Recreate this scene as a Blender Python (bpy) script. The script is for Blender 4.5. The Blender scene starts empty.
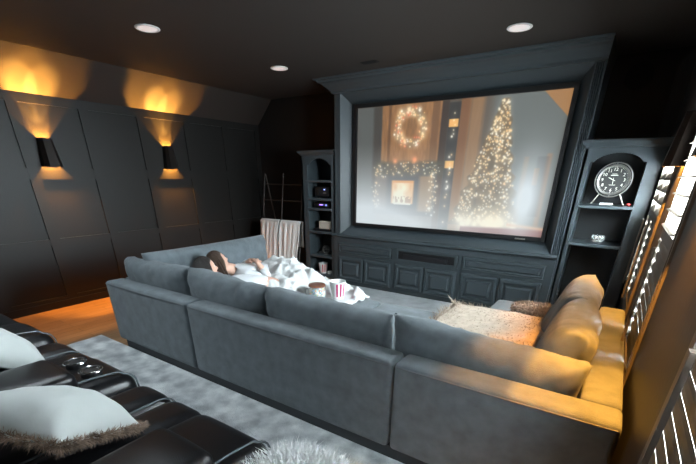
import bpy, bmesh, math, random
import numpy as np
from mathutils import Vector, Matrix, noise
random.seed(7)
rng = np.random.RandomState(11)
S = bpy.context.scene
COL = S.collection
PI = math.pi

# ------------------------------------------------------------------ camera
cam = bpy.data.objects.new('camera', bpy.data.cameras.new('camera'))
COL.objects.link(cam)
cam.data.lens = 377.8 / 696 * 36
cam.data.sensor_width = 36
cam.data.shift_y = 127.5 / 696
cam.data.clip_start = 0.05
def cam_axes(yaw, pitch, roll):
    cy, sy, cp, sp, cr, sr = math.cos(yaw), math.sin(yaw), math.cos(pitch), math.sin(pitch), math.cos(roll), math.sin(roll)
    m0 = Matrix(((1,0,0),(0,0,-1),(0,1,0)))
    yw = Matrix(((cy,sy,0),(-sy,cy,0),(0,0,1)))
    p = Matrix(((1,0,0),(0,cp,-sp),(0,sp,cp)))
    r = Matrix(((cr,-sr,0),(sr,cr,0),(0,0,1)))
    return r @ p @ m0 @ yw
_R = cam_axes(math.radians(33.57), math.radians(25.99), math.radians(.453))
_M = Matrix((_R[0], -_R[1], -_R[2])).transposed().to_4x4()
_M.translation = (0, 0, 1.6)
cam.matrix_world = _M
S.camera = cam

# ------------------------------------------------------------------ world, light, exposure
W = bpy.data.worlds.new('daylight'); S.world = W; W.use_nodes = True
bgn = W.node_tree.nodes['Background']
bgn.inputs[0].default_value = (0.80, 0.93, 1.0, 1)
bgn.inputs[1].default_value = 105.0
S.view_settings.view_transform = 'Standard'
S.view_settings.look = 'None'
S.view_settings.gamma = 1
S.view_settings.exposure = 0.28
S.view_settings.use_curve_mapping = False
S.cycles.max_bounces = 8
S.cycles.diffuse_bounces = 4
S.cycles.sample_clamp_indirect = 4
S.cycles.caustics_reflective = False
S.cycles.caustics_refractive = False
S.cycles.use_denoising = True

def area(name, loc, rot, sx, sy, e, col, portal=False):
    l = bpy.data.lights.new(name, 'AREA'); l.shape = 'RECTANGLE'; l.size = sx; l.size_y = sy
    l.energy = e; l.color = col
    if portal: l.cycles.is_portal = True
    o = bpy.data.objects.new(name, l); o.location = loc; o.rotation_euler = rot; COL.objects.link(o); return o
# daylight portals in the window openings (they only guide sampling of the sky)
area('window_portal', (-5.97, -.95, 1.95), (0, -PI/2, 0), .4, .5, 1, (1,1,1), True)  # portal for the added opening in the left wall

# ------------------------------------------------------------------ materials
def newmat(name):
    m = bpy.data.materials.new(name); m.use_nodes = True
    return m, m.node_tree, m.node_tree.nodes['Principled BSDF']
def mat(name, col, rough=.6, metal=0, bump=0, bscale=40, vary=0, vscale=6, sheen=0, spec=.5, coat=0, detail=4, stretch=None):
    m, nt, b = newmat(name)
    b.inputs['Base Color'].default_value = (*col, 1)
    b.inputs['Roughness'].default_value = rough
    b.inputs['Metallic'].default_value = metal
    b.inputs['Specular IOR Level'].default_value = spec
    b.inputs['Sheen Weight'].default_value = sheen
    b.inputs['Coat Weight'].default_value = coat
    tc = nt.nodes.new('ShaderNodeTexCoord')
    vec = tc.outputs['Object']
    if stretch:
        mp = nt.nodes.new('ShaderNodeMapping'); mp.inputs['Scale'].default_value = stretch
        nt.links.new(vec, mp.inputs[0]); vec = mp.outputs[0]
    if vary:
        n = nt.nodes.new('ShaderNodeTexNoise'); n.inputs['Scale'].default_value = vscale; n.inputs['Detail'].default_value = 5
        nt.links.new(vec, n.inputs['Vector'])
        r = nt.nodes.new('ShaderNodeValToRGB')
        r.color_ramp.elements[0].position = .32; r.color_ramp.elements[1].position = .68
        r.color_ramp.elements[0].color = (*[c*(1-vary) for c in col], 1)
        r.color_ramp.elements[1].color = (*[min(1, c*(1+vary)) for c in col], 1)
        nt.links.new(n.outputs[0], r.inputs[0]); nt.links.new(r.outputs[0], b.inputs['Base Color'])
    if bump:
        n = nt.nodes.new('ShaderNodeTexNoise'); n.inputs['Scale'].default_value = bscale; n.inputs['Detail'].default_value = detail
        nt.links.new(vec, n.inputs['Vector'])
        bp = nt.nodes.new('ShaderNodeBump'); bp.inputs['Strength'].default_value = bump; bp.inputs['Distance'].default_value = .02
        nt.links.new(n.outputs[0], bp.inputs['Height']); nt.links.new(bp.outputs[0], b.inputs['Normal'])
    return m
def emis(name, col, s):
    m, nt, b = newmat(name)
    b.inputs['Base Color'].default_value = (*col, 1)
    b.inputs['Emission Color'].default_value = (*col, 1); b.inputs['Emission Strength'].default_value = s
    return m
def wood_floor():
    m, nt, b = newmat('floor_wood'); L = nt.links
    tc = nt.nodes.new('ShaderNodeTexCoord')
    mp = nt.nodes.new('ShaderNodeMapping'); mp.inputs['Scale'].default_value = (1.0, 1, 1); mp.inputs['Rotation'].default_value = (0, 0, PI/2)
    L.new(tc.outputs['Object'], mp.inputs[0])
    br = nt.nodes.new('ShaderNodeTexBrick'); br.inputs['Scale'].default_value = 1
    br.inputs['Brick Width'].default_value = 1.1; br.inputs['Row Height'].default_value = .12; br.inputs['Mortar Size'].default_value = .002
    br.inputs['Color1'].default_value = (.46, .27, .14, 1); br.inputs['Color2'].default_value = (.36, .20, .10, 1); br.inputs['Mortar'].default_value = (.05, .03, .02, 1)
    L.new(mp.outputs[0], br.inputs['Vector'])
    n = nt.nodes.new('ShaderNodeTexNoise'); n.inputs['Scale'].default_value = 6; n.inputs['Detail'].default_value = 8
    mp2 = nt.nodes.new('ShaderNodeMapping'); mp2.inputs['Scale'].default_value = (6, .7, 1); L.new(tc.outputs['Object'], mp2.inputs[0]); L.new(mp2.outputs[0], n.inputs['Vector'])
    mx = nt.nodes.new('ShaderNodeMixRGB'); mx.blend_type = 'MULTIPLY'; mx.inputs[0].default_value = .6
    L.new(br.outputs[0], mx.inputs[1]); L.new(n.outputs[0], mx.inputs[2]); L.new(mx.outputs[0], b.inputs['Base Color'])
    b.inputs['Roughness'].default_value = .38
    return m
M = {}
M['floor'] = wood_floor()
M['wall'] = mat('wall_paint', (.015, .0138, .0128), .45, spec=.35, bump=.05, bscale=60)
M['ceiling'] = mat('ceiling_paint', (.029, .024, .021), .75, bump=.08, bscale=90)
M['cab'] = mat('slate_cabinet_paint', (.052, .066, .074), .42)
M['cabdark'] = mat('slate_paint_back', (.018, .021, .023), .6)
M['shutter'] = mat('shutter_paint', (.16, .135, .11), .45)
M['sofa'] = mat('grey_sofa_weave', (.124, .148, .162), .9, bump=.35, bscale=260, vary=.18, vscale=11, sheen=.15)
M['sofabase'] = mat('sofa_plinth', (.05, .055, .06), .8)
M['pipe'] = mat('sofa_piping', (.13, .14, .15), .85)
M['leather'] = mat('black_leather', (.006, .006, .007), .28, bump=.12, bscale=220, spec=.55)
M['stitch'] = mat('leather_piping', (.12, .14, .15), .25)
M['white'] = mat('white_cotton', (.68, .69, .70), .85, bump=.25, bscale=14, sheen=.2)
M['duvet'] = mat('white_duvet', (.72, .72, .71), .9, bump=.3, bscale=22, sheen=.2)
M['pillow'] = mat('ivory_satin', (.55, .58, .56), .55, bump=.2, bscale=9, sheen=.3)
M['rug'] = mat('blue_grey_rug', (.68, .74, .77), .95, bump=1.0, bscale=120, vary=.42, vscale=7, sheen=.3)
M['rug2'] = mat('pale_grey_carpet', (.40, .42, .43), .95, bump=.8, bscale=150, vary=.16, vscale=6)
M['black'] = mat('black_metal', (.012, .012, .012), .35)
M['blackplastic'] = mat('black_plastic', (.014, .014, .016), .3)
M['bezel'] = mat('bezel_black', (.006, .006, .007), .5)
M['bronze'] = mat('dark_bronze', (.02, .015, .013), .4, metal=.6)
M['chrome'] = mat('chrome', (.75, .75, .75), .15, metal=1)
M['cream'] = mat('cream_knit', (.92, .87, .82), .95, bump=.4, bscale=60)
M['ladder'] = mat('ladder_wood', (.035, .028, .024), .5)
M['skin'] = mat('skin', (.72, .43, .32), .5)
M['hair_d'] = mat('dark_hair', (.014, .009, .007), .5, bump=.6, bscale=60, stretch=(1, 6, 6))
M['hair_b'] = mat('brown_hair', (.050, .026, .014), .45, bump=.7, bscale=50, stretch=(6, 6, 1))
M['furw'] = mat('white_shag', (.93, .93, .92), .9, sheen=.2)
M['furb'] = mat('brown_fur', (.28, .20, .15), .9, vary=.5, vscale=16)
M['furc'] = mat('cream_fur', (.52, .43, .34), .9, vary=.12, vscale=20)
M['furg'] = mat('grey_fur', (.40, .36, .31), .9, vary=.3, vscale=20)
M['silver'] = mat('aged_silver', (.34, .33, .30), .4, metal=.75)
M['dial'] = mat('clock_dial', (.02, .021, .019), .5)
M['numeral'] = mat('clock_numeral', (.72, .70, .60), .6)
M['paper'] = mat('white_paper', (.85, .85, .84), .6)
M['magenta'] = mat('magenta_ink', (.45, .01, .10), .6)
M['redink'] = mat('red_ink', (.55, .06, .05), .6)
M['lidwood'] = mat('walnut_lid', (.17, .065, .035), .45, vary=.3, vscale=30, stretch=(1, 8, 1))
M['ivory'] = mat('ivory_box', (.62, .55, .46), .6)
M['speaker'] = mat('speaker_cloth', (.008, .008, .008), .8)
M['eyew'] = mat('eye_white', (.8, .8, .78), .3)
M['eyed'] = mat('eye_dark', (.03, .02, .015), .3)
M['lip'] = mat('lip', (.55, .19, .17), .5)
def glass():
    m, nt, b = newmat('clear_glass'); b.inputs['Base Color'].default_value = (.95, .98, .97, 1)
    b.inputs['Roughness'].default_value = .05; b.inputs['Alpha'].default_value = .22
    return m
M['glass'] = glass()

# ------------------------------------------------------------------ helpers
def link(o, parent=None):
    COL.objects.link(o)
    if parent is not None: o.parent = parent
    return o
def tag(o, label=None, cat=None, group=None, kind=None):
    if label: o['label'] = label
    if cat: o['category'] = cat
    if group: o['group'] = group
    if kind: o['kind'] = kind
    return o
def thing(name, label, cat, loc=(0,0,0), rz=0, group=None):
    o = bpy.data.objects.new(name, None); link(o); o.location = loc; o.rotation_euler = (0, 0, rz)
    o.empty_display_size = .05
    return tag(o, label, cat, group)
def mesh_obj(name, verts, faces, m, parent=None, smooth=False):
    me = bpy.data.meshes.new(name); me.from_pydata([tuple(v) for v in verts], [], faces); me.update()
    if smooth: me.polygons.foreach_set('use_smooth', [True]*len(me.polygons))
    me.materials.append(M[m] if isinstance(m, str) else m)
    o = bpy.data.objects.new(name, me); link(o, parent); return o
class MB:
    def __init__(s): s.v = []; s.f = []
    def add(s, v, f):
        n = len(s.v); s.v += [tuple(p) for p in v]; s.f += [tuple(i+n for i in q) for q in f]; return s
    def box(s, x0, x1, y0, y1, z0, z1, b=0):
        if b <= 0:
            v = [(x, y, z) for z in (z0, z1) for y in (y0, y1) for x in (x0, x1)]
            return s.add(v, [(0,2,3,1),(4,5,7,6),(0,1,5,4),(2,6,7,3),(0,4,6,2),(1,3,7,5)])
        v, f = rbox(x0, x1, y0, y1, z0, z1, b, 2, 1); return s.add(v, f)
    def tube(s, pts, r, n=8, closed=False):
        pts = [Vector(p) for p in pts]; N = len(pts); rs = r if isinstance(r, (list, tuple)) else [r]*N
        base = len(s.v); ref = None
        for i, p in enumerate(pts):
            if closed: t = pts[(i+1) % N] - pts[i-1]
            else: t = pts[min(i+1, N-1)] - pts[max(i-1, 0)]
            t.normalize()
            if ref is None: ref = t.orthogonal().normalized()
            a = (ref - t*ref.dot(t)); a = a.normalized() if a.length > 1e-6 else t.orthogonal().normalized()
            ref = a; b = t.cross(a)
            for k in range(n):
                an = 2*PI*k/n; s.v.append(tuple(p + (a*math.cos(an) + b*math.sin(an))*rs[i]))
        for i in range(N if closed else N-1):
            j = (i+1) % N
            for k in range(n):
                l = (k+1) % n
                s.f.append((base+i*n+k, base+i*n+l, base+j*n+l, base+j*n+k))
        if not closed:
            s.f.append(tuple(base+k for k in range(n))[::-1]); s.f.append(tuple(base+(N-1)*n+k for k in range(n)))
        return s
    def lathe(s, prof, n=32, c=(0,0,0), cap=True):
        base = len(s.v)
        for r, z in prof:
            for k in range(n):
                a = 2*PI*k/n; s.v.append((c[0]+r*math.cos(a), c[1]+r*math.sin(a), c[2]+z))
        for i in range(len(prof)-1):
            for k in range(n):
                l = (k+1) % n; s.f.append((base+i*n+k, base+i*n+l, base+(i+1)*n+l, base+(i+1)*n+k))
        if cap:
            s.f.append(tuple(base+k for k in range(n))[::-1]); s.f.append(tuple(base+(len(prof)-1)*n+k for k in range(n)))
        return s
    def prism(s, poly, axis, a0, a1):
        # poly: list of 2-D points in the two other axes (in order x,y,z without axis)
        n = len(poly); base = len(s.v)
        for a in (a0, a1):
            for p in poly:
                q = list(p); q.insert(axis, a); s.v.append(tuple(q))
        s.f.append(tuple(base+i for i in range(n))[::-1]); s.f.append(tuple(base+n+i for i in range(n)))
        for i in range(n):
            j = (i+1) % n; s.f.append((base+i, base+j, base+n+j, base+n+i))
        return s
    def build(s, name, m, parent=None, smooth=False, mtx=None):
        v = s.v if mtx is None else [tuple(mtx @ Vector(p)) for p in s.v]
        o = mesh_obj(name, v, s.f, m, parent, smooth)
        bm = bmesh.new(); bm.from_mesh(o.data); bmesh.ops.recalc_face_normals(bm, faces=bm.faces); bm.to_mesh(o.data); bm.free()
        if smooth:
            o.data.polygons.foreach_set('use_smooth', [True]*len(o.data.polygons))
            o.data.set_sharp_from_angle(angle=math.radians(40))
        return o
def axis_samples(h, r, k, m):
    s = [-h + r*(1-math.cos(i/k*PI/2)) for i in range(k)]
    t = [-(h-r) + 2*(h-r)*i/m for i in range(m+1)]
    return s + t + [-x for x in s[::-1]]
def rbox(x0, x1, y0, y1, z0, z1, r, k=3, m=6, fn=None):
    """rounded box as a grid surface; fn(u,v,w,p) may reshape it (u,v,w in -1..1)."""
    c = Vector(((x0+x1)/2, (y0+y1)/2, (z0+z1)/2)); h = Vector(((x1-x0)/2, (y1-y0)/2, (z1-z0)/2))
    r = min(r, h.x*.98, h.y*.98, h.z*.98)
    ax = [axis_samples(h[i], r, k, m) for i in range(3)]
    idx = {}; V = []; F = []
    def vid(i, j, l):
        key = (i, j, l)
        if key not in idx:
            p = Vector((ax[0][i], ax[1][j], ax[2][l]))
            q = Vector([max(-(h[t]-r), min(h[t]-r, p[t])) for t in range(3)])
            d = p - q
            if d.length > 1e-9: p2 = q + d.normalized()*r
            else: p2 = p
            if fn: p2 = fn(p2.x/h.x, p2.y/h.y, p2.z/h.z, p2.copy())
            idx[key] = len(V); V.append(tuple(p2 + c))
        return idx[key]
    n = [len(a)-1 for a in ax]
    for a in range(3):
        b, d = (a+1) % 3, (a+2) % 3
        for side in (0, n[a]):
            for i in range(n[b]):
                for j in range(n[d]):
                    q = []
                    for di, dj in ((0,0),(1,0),(1,1),(0,1)):
                        key = [0,0,0]; key[a] = side; key[b] = i+di; key[d] = j+dj; q.append(vid(*key))
                    F.append(tuple(q if side else q[::-1]))
    return V, F
def softbox(name, b, r, m, parent=None, puff=0, k=3, seg=8, fn=None, mtx=None):
    def g(u, v, w, p):
        if puff:
            p = Vector((p.x + puff*u*abs(u)*(1-v*v)*(1-w*w), p.y + puff*v*abs(v)*(1-u*u)*(1-w*w), p.z + puff*w*abs(w)*(1-u*u)*(1-v*v)))
        return fn(u, v, w, p) if fn else p
    V, F = rbox(*b, r, k, seg, g)
    if mtx is not None: V = [tuple(mtx @ Vector(p)) for p in V]
    o = mesh_obj(name, V, F, m, parent, True)
    bm = bmesh.new(); bm.from_mesh(o.data); bmesh.ops.recalc_face_normals(bm, faces=bm.faces); bm.to_mesh(o.data); bm.free()
    return o
def pillow_geo(w, h, t, n=30, p=3.0, pinch=.06, seed=0, wr=.008, fx=1.0, under=1.0, crease=0):
    """pillow in the local XZ plane, thickness along Y"""
    V = []; F = []
    def prof(a): return max(0, 1-abs(a)**p)**.5
    for side in (-1, 1):
        for i in range(n+1):
            for j in range(n+1):
                u = -1+2*i/n; v = -1+2*j/n
                u2 = math.sin(u*PI/2)*.35 + u*.65; v2 = math.sin(v*PI/2)*.35 + v*.65
                th = prof(u2)*prof(v2)
                x = u2*w/2*(1-pinch*(1-abs(v2)**2)*.5*abs(u2)); z = v2*h/2*(1-pinch*(1-abs(u2)**2)*.6*abs(v2))
                nn = noise.noise(Vector((x*6+seed*3.1, z*6, side*2+seed)))*wr*2 + noise.noise(Vector((x*17+seed, z*15, seed*1.7)))*wr
                edge = 1-th
                nn += crease*noise.noise(Vector((x*24+seed*5, z*3, seed)))*max(0, abs(v2)-.35)*1.6 + crease*.6*noise.noise(Vector((x*4, z*22+seed, 3)))*max(0, abs(u2)-.6)*2
                y = side*(th*t/2 + nn*(.4+edge))*(under if side < 0 else 1) if 0 < i < n and 0 < j < n else 0
                V.append((x*fx, y, z))
    N = (n+1)*(n+1)
    def vi(s, i, j):
        if i in (0, n) or j in (0, n): s = 0
        return s*N + i*(n+1)+j
    for s in (0, 1):
        for i in range(n):
            for j in range(n):
                q = [vi(s,i,j), vi(s,i+1,j), vi(s,i+1,j+1), vi(s,i,j+1)]
                F.append(tuple(q if s == 0 else q[::-1]))
    edge = [V[vi(0,i,0)] for i in range(n)] + [V[vi(0,n,j)] for j in range(n)] + [V[vi(0,i,n)] for i in range(n,0,-1)] + [V[vi(0,0,j)] for j in range(n,0,-1)]
    return V, F, edge
def mesh_clean(o):
    bm = bmesh.new(); bm.from_mesh(o.data)
    bmesh.ops.delete(bm, geom=[v for v in bm.verts if not v.link_faces], context='VERTS')
    bmesh.ops.recalc_face_normals(bm, faces=bm.faces); bm.to_mesh(o.data); bm.free()
def fur_mesh(name, roots, normals, length, width, m, parent=None, lean=(0,0,0), jit=.5, seg=3):
    V = []; F = []
    lean = Vector(lean)
    for p, nn in zip(roots, normals):
        p = Vector(p); nn = Vector(nn).normalized()
        L = length*(.6+.7*random.random())
        d = (nn + lean + Vector((random.uniform(-jit,jit), random.uniform(-jit,jit), random.uniform(-jit,jit)))).normalized()
        side = d.orthogonal().normalized(); side.rotate(Matrix.Rotation(random.random()*PI*2, 3, d))
        curl = Vector((random.uniform(-.5,.5), random.uniform(-.5,.5), random.uniform(-.6,.1)))
        b = len(V)
        for s in range(seg+1):
            t = s/seg; q = p + d*L*t + curl*L*.5*t*t
            w = width*(1-t)*.5 + width*.08
            V.append(tuple(q - side*w)); V.append(tuple(q + side*w))
        for s in range(seg):
            F.append((b+2*s, b+2*s+1, b+2*s+3, b+2*s+2))
    return mesh_obj(name, V, F, m, parent, False)
def sample_surface(V, F, count, cond=None):
    Vv = [Vector(v) for v in V]; tris = []; areas = []
    for f in F:
        for k in range(1, len(f)-1):
            a, b, c = Vv[f[0]], Vv[f[k]], Vv[f[k+1]]; n = (b-a).cross(c-a); A = n.length/2
            if A < 1e-9: continue
            if cond and not cond((a+b+c)/3, n.normalized()): continue
            tris.append((a, b, c, n.normalized())); areas.append(A)
    pr = np.array(areas)/sum(areas); ids = rng.choice(len(tris), count, p=pr)
    P = []; Nn = []
    for i in ids:
        a, b, c, n = tris[i]; r1, r2 = random.random(), random.random()
        if r1+r2 > 1: r1, r2 = 1-r1, 1-r2
        P.append(a + (b-a)*r1 + (c-a)*r2); Nn.append(n)
    return P, Nn
def text_mesh(name, items, m, parent=None, mtx=None, depth=.001):
    """items: (string, x, y, size, rot); glyphs lie in local XY, joined in one mesh"""
    V = []; F = []
    dg = None
    for s, x, y, size, rot in items:
        cu = bpy.data.curves.new('t', 'FONT'); cu.body = s; cu.size = size; cu.align_x = 'CENTER'; cu.align_y = 'CENTER'; cu.extrude = depth; cu.resolution_u = 2
        o = bpy.data.objects.new('t', cu); COL.objects.link(o)
        bpy.context.view_layer.update()
        me = bpy.data.meshes.new_from_object(o.evaluated_get(bpy.context.evaluated_depsgraph_get()))
        T = Matrix.Translation((x, y, 0)) @ Matrix.Rotation(rot, 4, 'Z')
        n = len(V); V += [tuple(T @ v.co) for v in me.vertices]; F += [tuple(i+n for i in p.vertices) for p in me.polygons]
        bpy.data.objects.remove(o); bpy.data.curves.remove(cu); bpy.data.meshes.remove(me)
    if mtx is not None: V = [tuple(mtx @ Vector(v)) for v in V]
    return mesh_obj(name, V, F, m, parent)
def structure(o, label=None):
    o['kind'] = 'structure'
    if label: o['label'] = label
    return o

# ------------------------------------------------------------------ room shell
XL, XR, YB, YF, H = -5.8, .27, 5.74, -2.6, 2.76
COVE = 2.40
structure(MB().box(XL-.2, XR+.2, YF-.2, YB+.2, -.12, 0).build('floor', 'floor'), 'brown wooden plank floor')
structure(MB().box(-5.43, XR+.2, YF-.2, YB+.2, H, H+.12).build('ceiling', 'ceiling'), 'dark brown flat ceiling')
structure(MB().prism([(XL-.2, COVE), (XL, COVE), (-5.43, H), (-5.43, H+.12), (XL-.2, H+.12)], 1, YF-.2, YB+.2).build('ceiling_slope', 'ceiling'), 'sloped cove between left wall and ceiling')
structure(MB().box(XL-.4, XR+.2, YB, YB+.15, 0, H+.1).build('wall_back', 'wall'), 'dark wall behind the bookcases')
structure(MB().box(XL-.2, XR+.2, YF-.15, YF, 0, H).build('wall_front', 'wall'), 'dark wall behind the camera')
# left wall: panelled, recessed fields between stiles and rails
lw = MB(); D = .018
lw.box(XL-.15, XL-D, -.7, YB+.1, 0, COVE+.05); lw.box(XL-.15, XL, YF-.2, -1.2, 0, COVE+.05)
lw.box(XL-.15, XL, -1.2, -.7, 0, 1.75); lw.box(XL-.15, XL, -1.2, -.7, 2.15, COVE+.05)     # unseen high window behind the camera, added to let daylight onto the rug
stiles = [2.0+.728*i for i in range(-3, 6)]
for s in stiles:
    lw.box(XL-D, XL, s, s+.115, 0, COVE)
for z0, z1 in ((0, .14), (.775, .853), (1.53, 1.65), (2.305, COVE+.02)):
    lw.box(XL-D, XL-.0012, -.7, YB, z0, z1)
structure(lw.build('wall_left', 'wall'), 'charcoal panelled wall with square fields')
structure(MB().box(XL, XL+.012, YF, YB, 0, .09).build('baseboard_left', 'wall'), 'dark baseboard of the panelled wall')

# right wall with three shuttered windows
wins = [(3.74, 5.03, .5, 1.80), (2.38, 3.15, .5, 2.2), (-.10, 1.335, .5, 2.2)]
rwv = MB(); T = .16
ys = [YF-.2]
edges = sorted([(w[0], w[1]) for w in wins])
prev = YF-.2
for a, b in edges:
    rwv.box(XR, XR+T, prev, a, 0, H); prev = b
rwv.box(XR, XR+T, prev, YB+.1, 0, H)
for a, b, z0, z1 in wins:
    rwv.box(XR, XR+T, a, b, 0, z0); rwv.box(XR, XR+T, a, b, z1, H)
M['wallr'] = mat('right_wall_paint', (.022, .018, .015), .5, bump=.05, bscale=60)
structure(rwv.build('wall_right', 'wallr'), 'dark wall with the shuttered windows')
for i, (a, b, z0, z1) in enumerate(wins):
    root = thing('window_%d' % (i+1), None, None, (XR, (a+b)/2, z0)); root['kind'] = 'structure'
    root['label'] = ['far shuttered window beside the clock bookcase', 'shuttered window beside the sofa corner', 'nearest shuttered window at the lower right edge'][i]
    o = lambda v: v
    def W_(mb, name, m, par=root):
        mb.v = [(x-XR, y-(a+b)/2, z-z0) for x, y, z in mb.v]
        ob = mb.build(name, m, par); return ob
    # casing
    c = MB()
    c.box(XR-.012, XR+T, a-.0, a+.03, z0, z1); c.box(XR-.012, XR+T, b-.03, b, z0, z1)
    c.box(XR-.012, XR+T, a, b, z0, z0+.03); c.box(XR-.012, XR+T, a, b, z1-.03, z1)
    W_(c, 'window_frame', 'shutter')
    np_ = (2, 1, 3)[i]
    pw = (b-a-.06)/np_
    for k in range(np_):
        y0 = a+.03+pw*k; y1 = y0+pw; st = .038
        fr = MB(); X0, X1 = XR-.016, XR+.014
        split = 1.30
        fr.box(X0, X1, y0+.002, y0+st, z0+.03, z1-.03); fr.box(X0, X1, y1-st, y1-.002, z0+.03, z1-.03)
        fr.box(X0, X1, y0+st, y1-st, z0+.03, z0+.12); fr.box(X0, X1, y0+st, y1-st, z1-.11, z1-.03); fr.box(X0, X1, y0+st, y1-st, split-.03, split+.03)
        W_(fr, 'shutter_frame', 'shutter')
        def louvers(za, zb, ang, pitch):
            mb = MB(); n = int((zb-za)/pitch); w = .068; ca, sa = math.cos(ang), math.sin(ang)
            for q in range(n+1):
                zc = za+pitch*(q+.3)
                if zc > zb-.02: break
                prof = []
                for u, t in ((-.5,0),(-.3,.0045),(0,.006),(.3,.0045),(.5,0),(.3,-.0045),(0,-.006),(-.3,-.0045)):
                    lx = u*w; prof.append((XR-.001 + lx*ca + t*sa, zc + lx*sa*-1 + t*ca))
                if ang > 1 and i < 2:      # the closed blades are a little narrower at their ends
                    e_ = .030; nar = [((px_-XR+.001)*.8+XR-.001, zc+(pz_-zc)*.80) for px_, pz_ in prof]
                    mb.prism(prof, 1, y0+st+e_, y1-st-e_); mb.prism(nar, 1, y0+st+.002, y0+st+e_); mb.prism(nar, 1, y1-st-e_, y1-st-.002)
                else: mb.prism(prof, 1, y0+st+.004, y1-st-.004)
            return mb
        W_(louvers(z0+.12, split-.03, math.radians(88.3 if i == 2 else 89), .0655), 'closed_louvers', 'shutter')
        W_(louvers(split+.03, z1-.11, math.radians((-58, -14, -80)[i]), .085 if i < 2 else .064), 'open_louvers', 'shutter')
        ym = (y0+y1)/2
        rod = MB().box(XR-.058, XR-.044, ym-.013, ym+.013, z0+.14, split-.05)
        W_(rod, 'tilt_rod', 'shutter')
for a, b, z0, z1 in wins:
    area('window_portal', (XR+.19, (a+b)/2, (z0+z1)/2), (0, PI/2, 0), z1-z0, b-a, 1, (1,1,1), True)
# recessed ceiling lights and vent
M['lamp'] = emis('lamp_glow', (1.0, .88, .84), .42)
def recessed(x, y, label):
    t = thing('ceiling_light', label, 'ceiling light', (x, y, H), group='recessed ceiling lights')
    MB().lathe([(.080, -.002), (.103, -.002), (.105, -.007), (.098, -.012), (.080, -.010), (.080, -.002)], 36, cap=False).build('trim_ring', 'paper', t, True)
    MB().lathe([(.001, -.003), (.081, -.003), (.081, -.009), (.001, -.009)], 36).build('diffuser', M['lamp'], t, True)
def down(x, y, e):  # beams added to brighten the rug, cushion tops and blankets
    l = bpy.data.lights.new('added_ceiling_beam', 'SPOT'); l.energy = e; l.color = (.82, .93, 1.0); l.spot_size = math.radians(105); l.spot_blend = .8; l.shadow_soft_size = .07
    o = bpy.data.objects.new('added_ceiling_beam', l); link(o); o.location = (x, y, H-.03)
for x, y, e in ((-3.86, .92, 90), (-2.48, .92, 70), (-3.86, 2.57, 30), (-3.83, 4.22, 50)): down(x, y, e)
recessed(-3.86, .92, 'added fill light over the leather recliners, out of frame at upper left')  # this lamp and the next are unseen, added to light the rug
recessed(-2.48, .92, 'added fill light over the leather recliners, out of frame at top')
recessed(-3.86, 2.57, 'round ceiling light above the wall sconces, nearest the upper left')
recessed(-3.83, 4.22, 'round ceiling light near the far left corner')
recessed(-1.10, 4.29, 'round ceiling light above the right half of the screen')
v = thing('ceiling_vent', 'small dark rectangular vent in the ceiling before the crown moulding', 'vent', (-2.77, 4.57, H))
MB().box(-.10, .10, -.045, .045, -.006, -.001).build('vent_frame', 'speaker', v)
sl = MB()
for k in range(5): sl.box(-.09, .09, -.034+k*.015, -.028+k*.015, -.011, -.006)
sl.build('vent_slats', 'speaker', v)

# ------------------------------------------------------------------ wall sconces
def sconce(x, y, z, side, label, e=1.0):
    t = thing('wall_sconce', label, 'wall sconce', (x, y, z), 0 if side > 0 else PI, group='uplighting wall sconces')
    x -= .016*side; t.location.x = x
    # local: wall at x=0, lamp sticks out towards +x; z from -.145 to .145
    hb, ht, db, dt = .098, .066, .125, .09
    z0, z1 = -.148, .148; w = .004
    mb = MB()
    def ring(h, d, z, ins):
        h -= ins; d -= ins
        return [(-.004, -h, z), (d*.7, -h, z), (d, -h*.55, z), (d, h*.55, z), (d*.7, h, z), (-.004, h, z)]
    o0, o1, i0, i1 = ring(hb, db, z0, 0), ring(ht, dt, z1, 0), ring(hb, db, z0, w), ring(ht, dt, z1, w)
    V = o0+o1+i0+i1; n = 6; F = []
    for k in range(n-1):
        F += [(k, k+1, n+k+1, n+k), (2*n+k+1, 2*n+k, 3*n+k, 3*n+k+1), (k+1, k, 2*n+k, 2*n+k+1), (n+k, n+k+1, 3*n+k+1, 3*n+k)]
    mb.add(V, F); mb.build('lamp_shade', 'bronze', t)
    MB().box(0, .014, -.055, .055, -.12, .12).build('wall_plate', 'bronze', t)
    MB().tube([(.012, 0, 0), (.055, 0, 0)], .012).build('lamp_holder', 'bronze', t)
    b = MB().lathe([(.002, -.05), (.011, -.045), (.013, 0), (.011, .045), (.002, .05)], 12, (.066, 0, 0))
    b.build('bulb', M['bulb'], t, True)
    for dz, dy, en in ((.045, -.030, 125), (.045, .030, 125), (-.045, 0, 110)):
        l = bpy.data.lights.new('sconce_bulb_light', 'POINT'); l.energy = en*e; l.color = (1.0, .41, .055); l.shadow_soft_size = .006
        lo = bpy.data.objects.new('sconce_bulb_light', l); link(lo, t); lo.location = (.046, dy, dz)
    for dy in (-.032, .032):      # the two narrow beams that make the round pools on the ceiling slope
        l = bpy.data.lights.new('sconce_beam_light', 'SPOT'); l.energy = 150*e; l.color = (1.0, .47, .09); l.shadow_soft_size = .004; l.spot_size = math.radians(36); l.spot_blend = .4
        lo = bpy.data.objects.new('sconce_beam_light', l); link(lo, t); lo.location = (.058, dy, .10); lo.rotation_euler = (math.radians(180)+math.copysign(math.radians(13), dy), 0, 0)
M['bulb'] = emis('bulb_glow', (1.0, .62, .22), 3)
sconce(XL, 2.26, 1.815, 1, 'dark wall sconce casting warm light, nearest on the panelled wall', 1)
sconce(XL, 3.84, 1.815, 1, 'dark wall sconce casting warm light, farther along the panelled wall', 1)
sconce(XR, 1.85, 1.815, -1, 'dark wall sconce between the shuttered windows beside the sofa corner, out of frame', .9)
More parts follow.
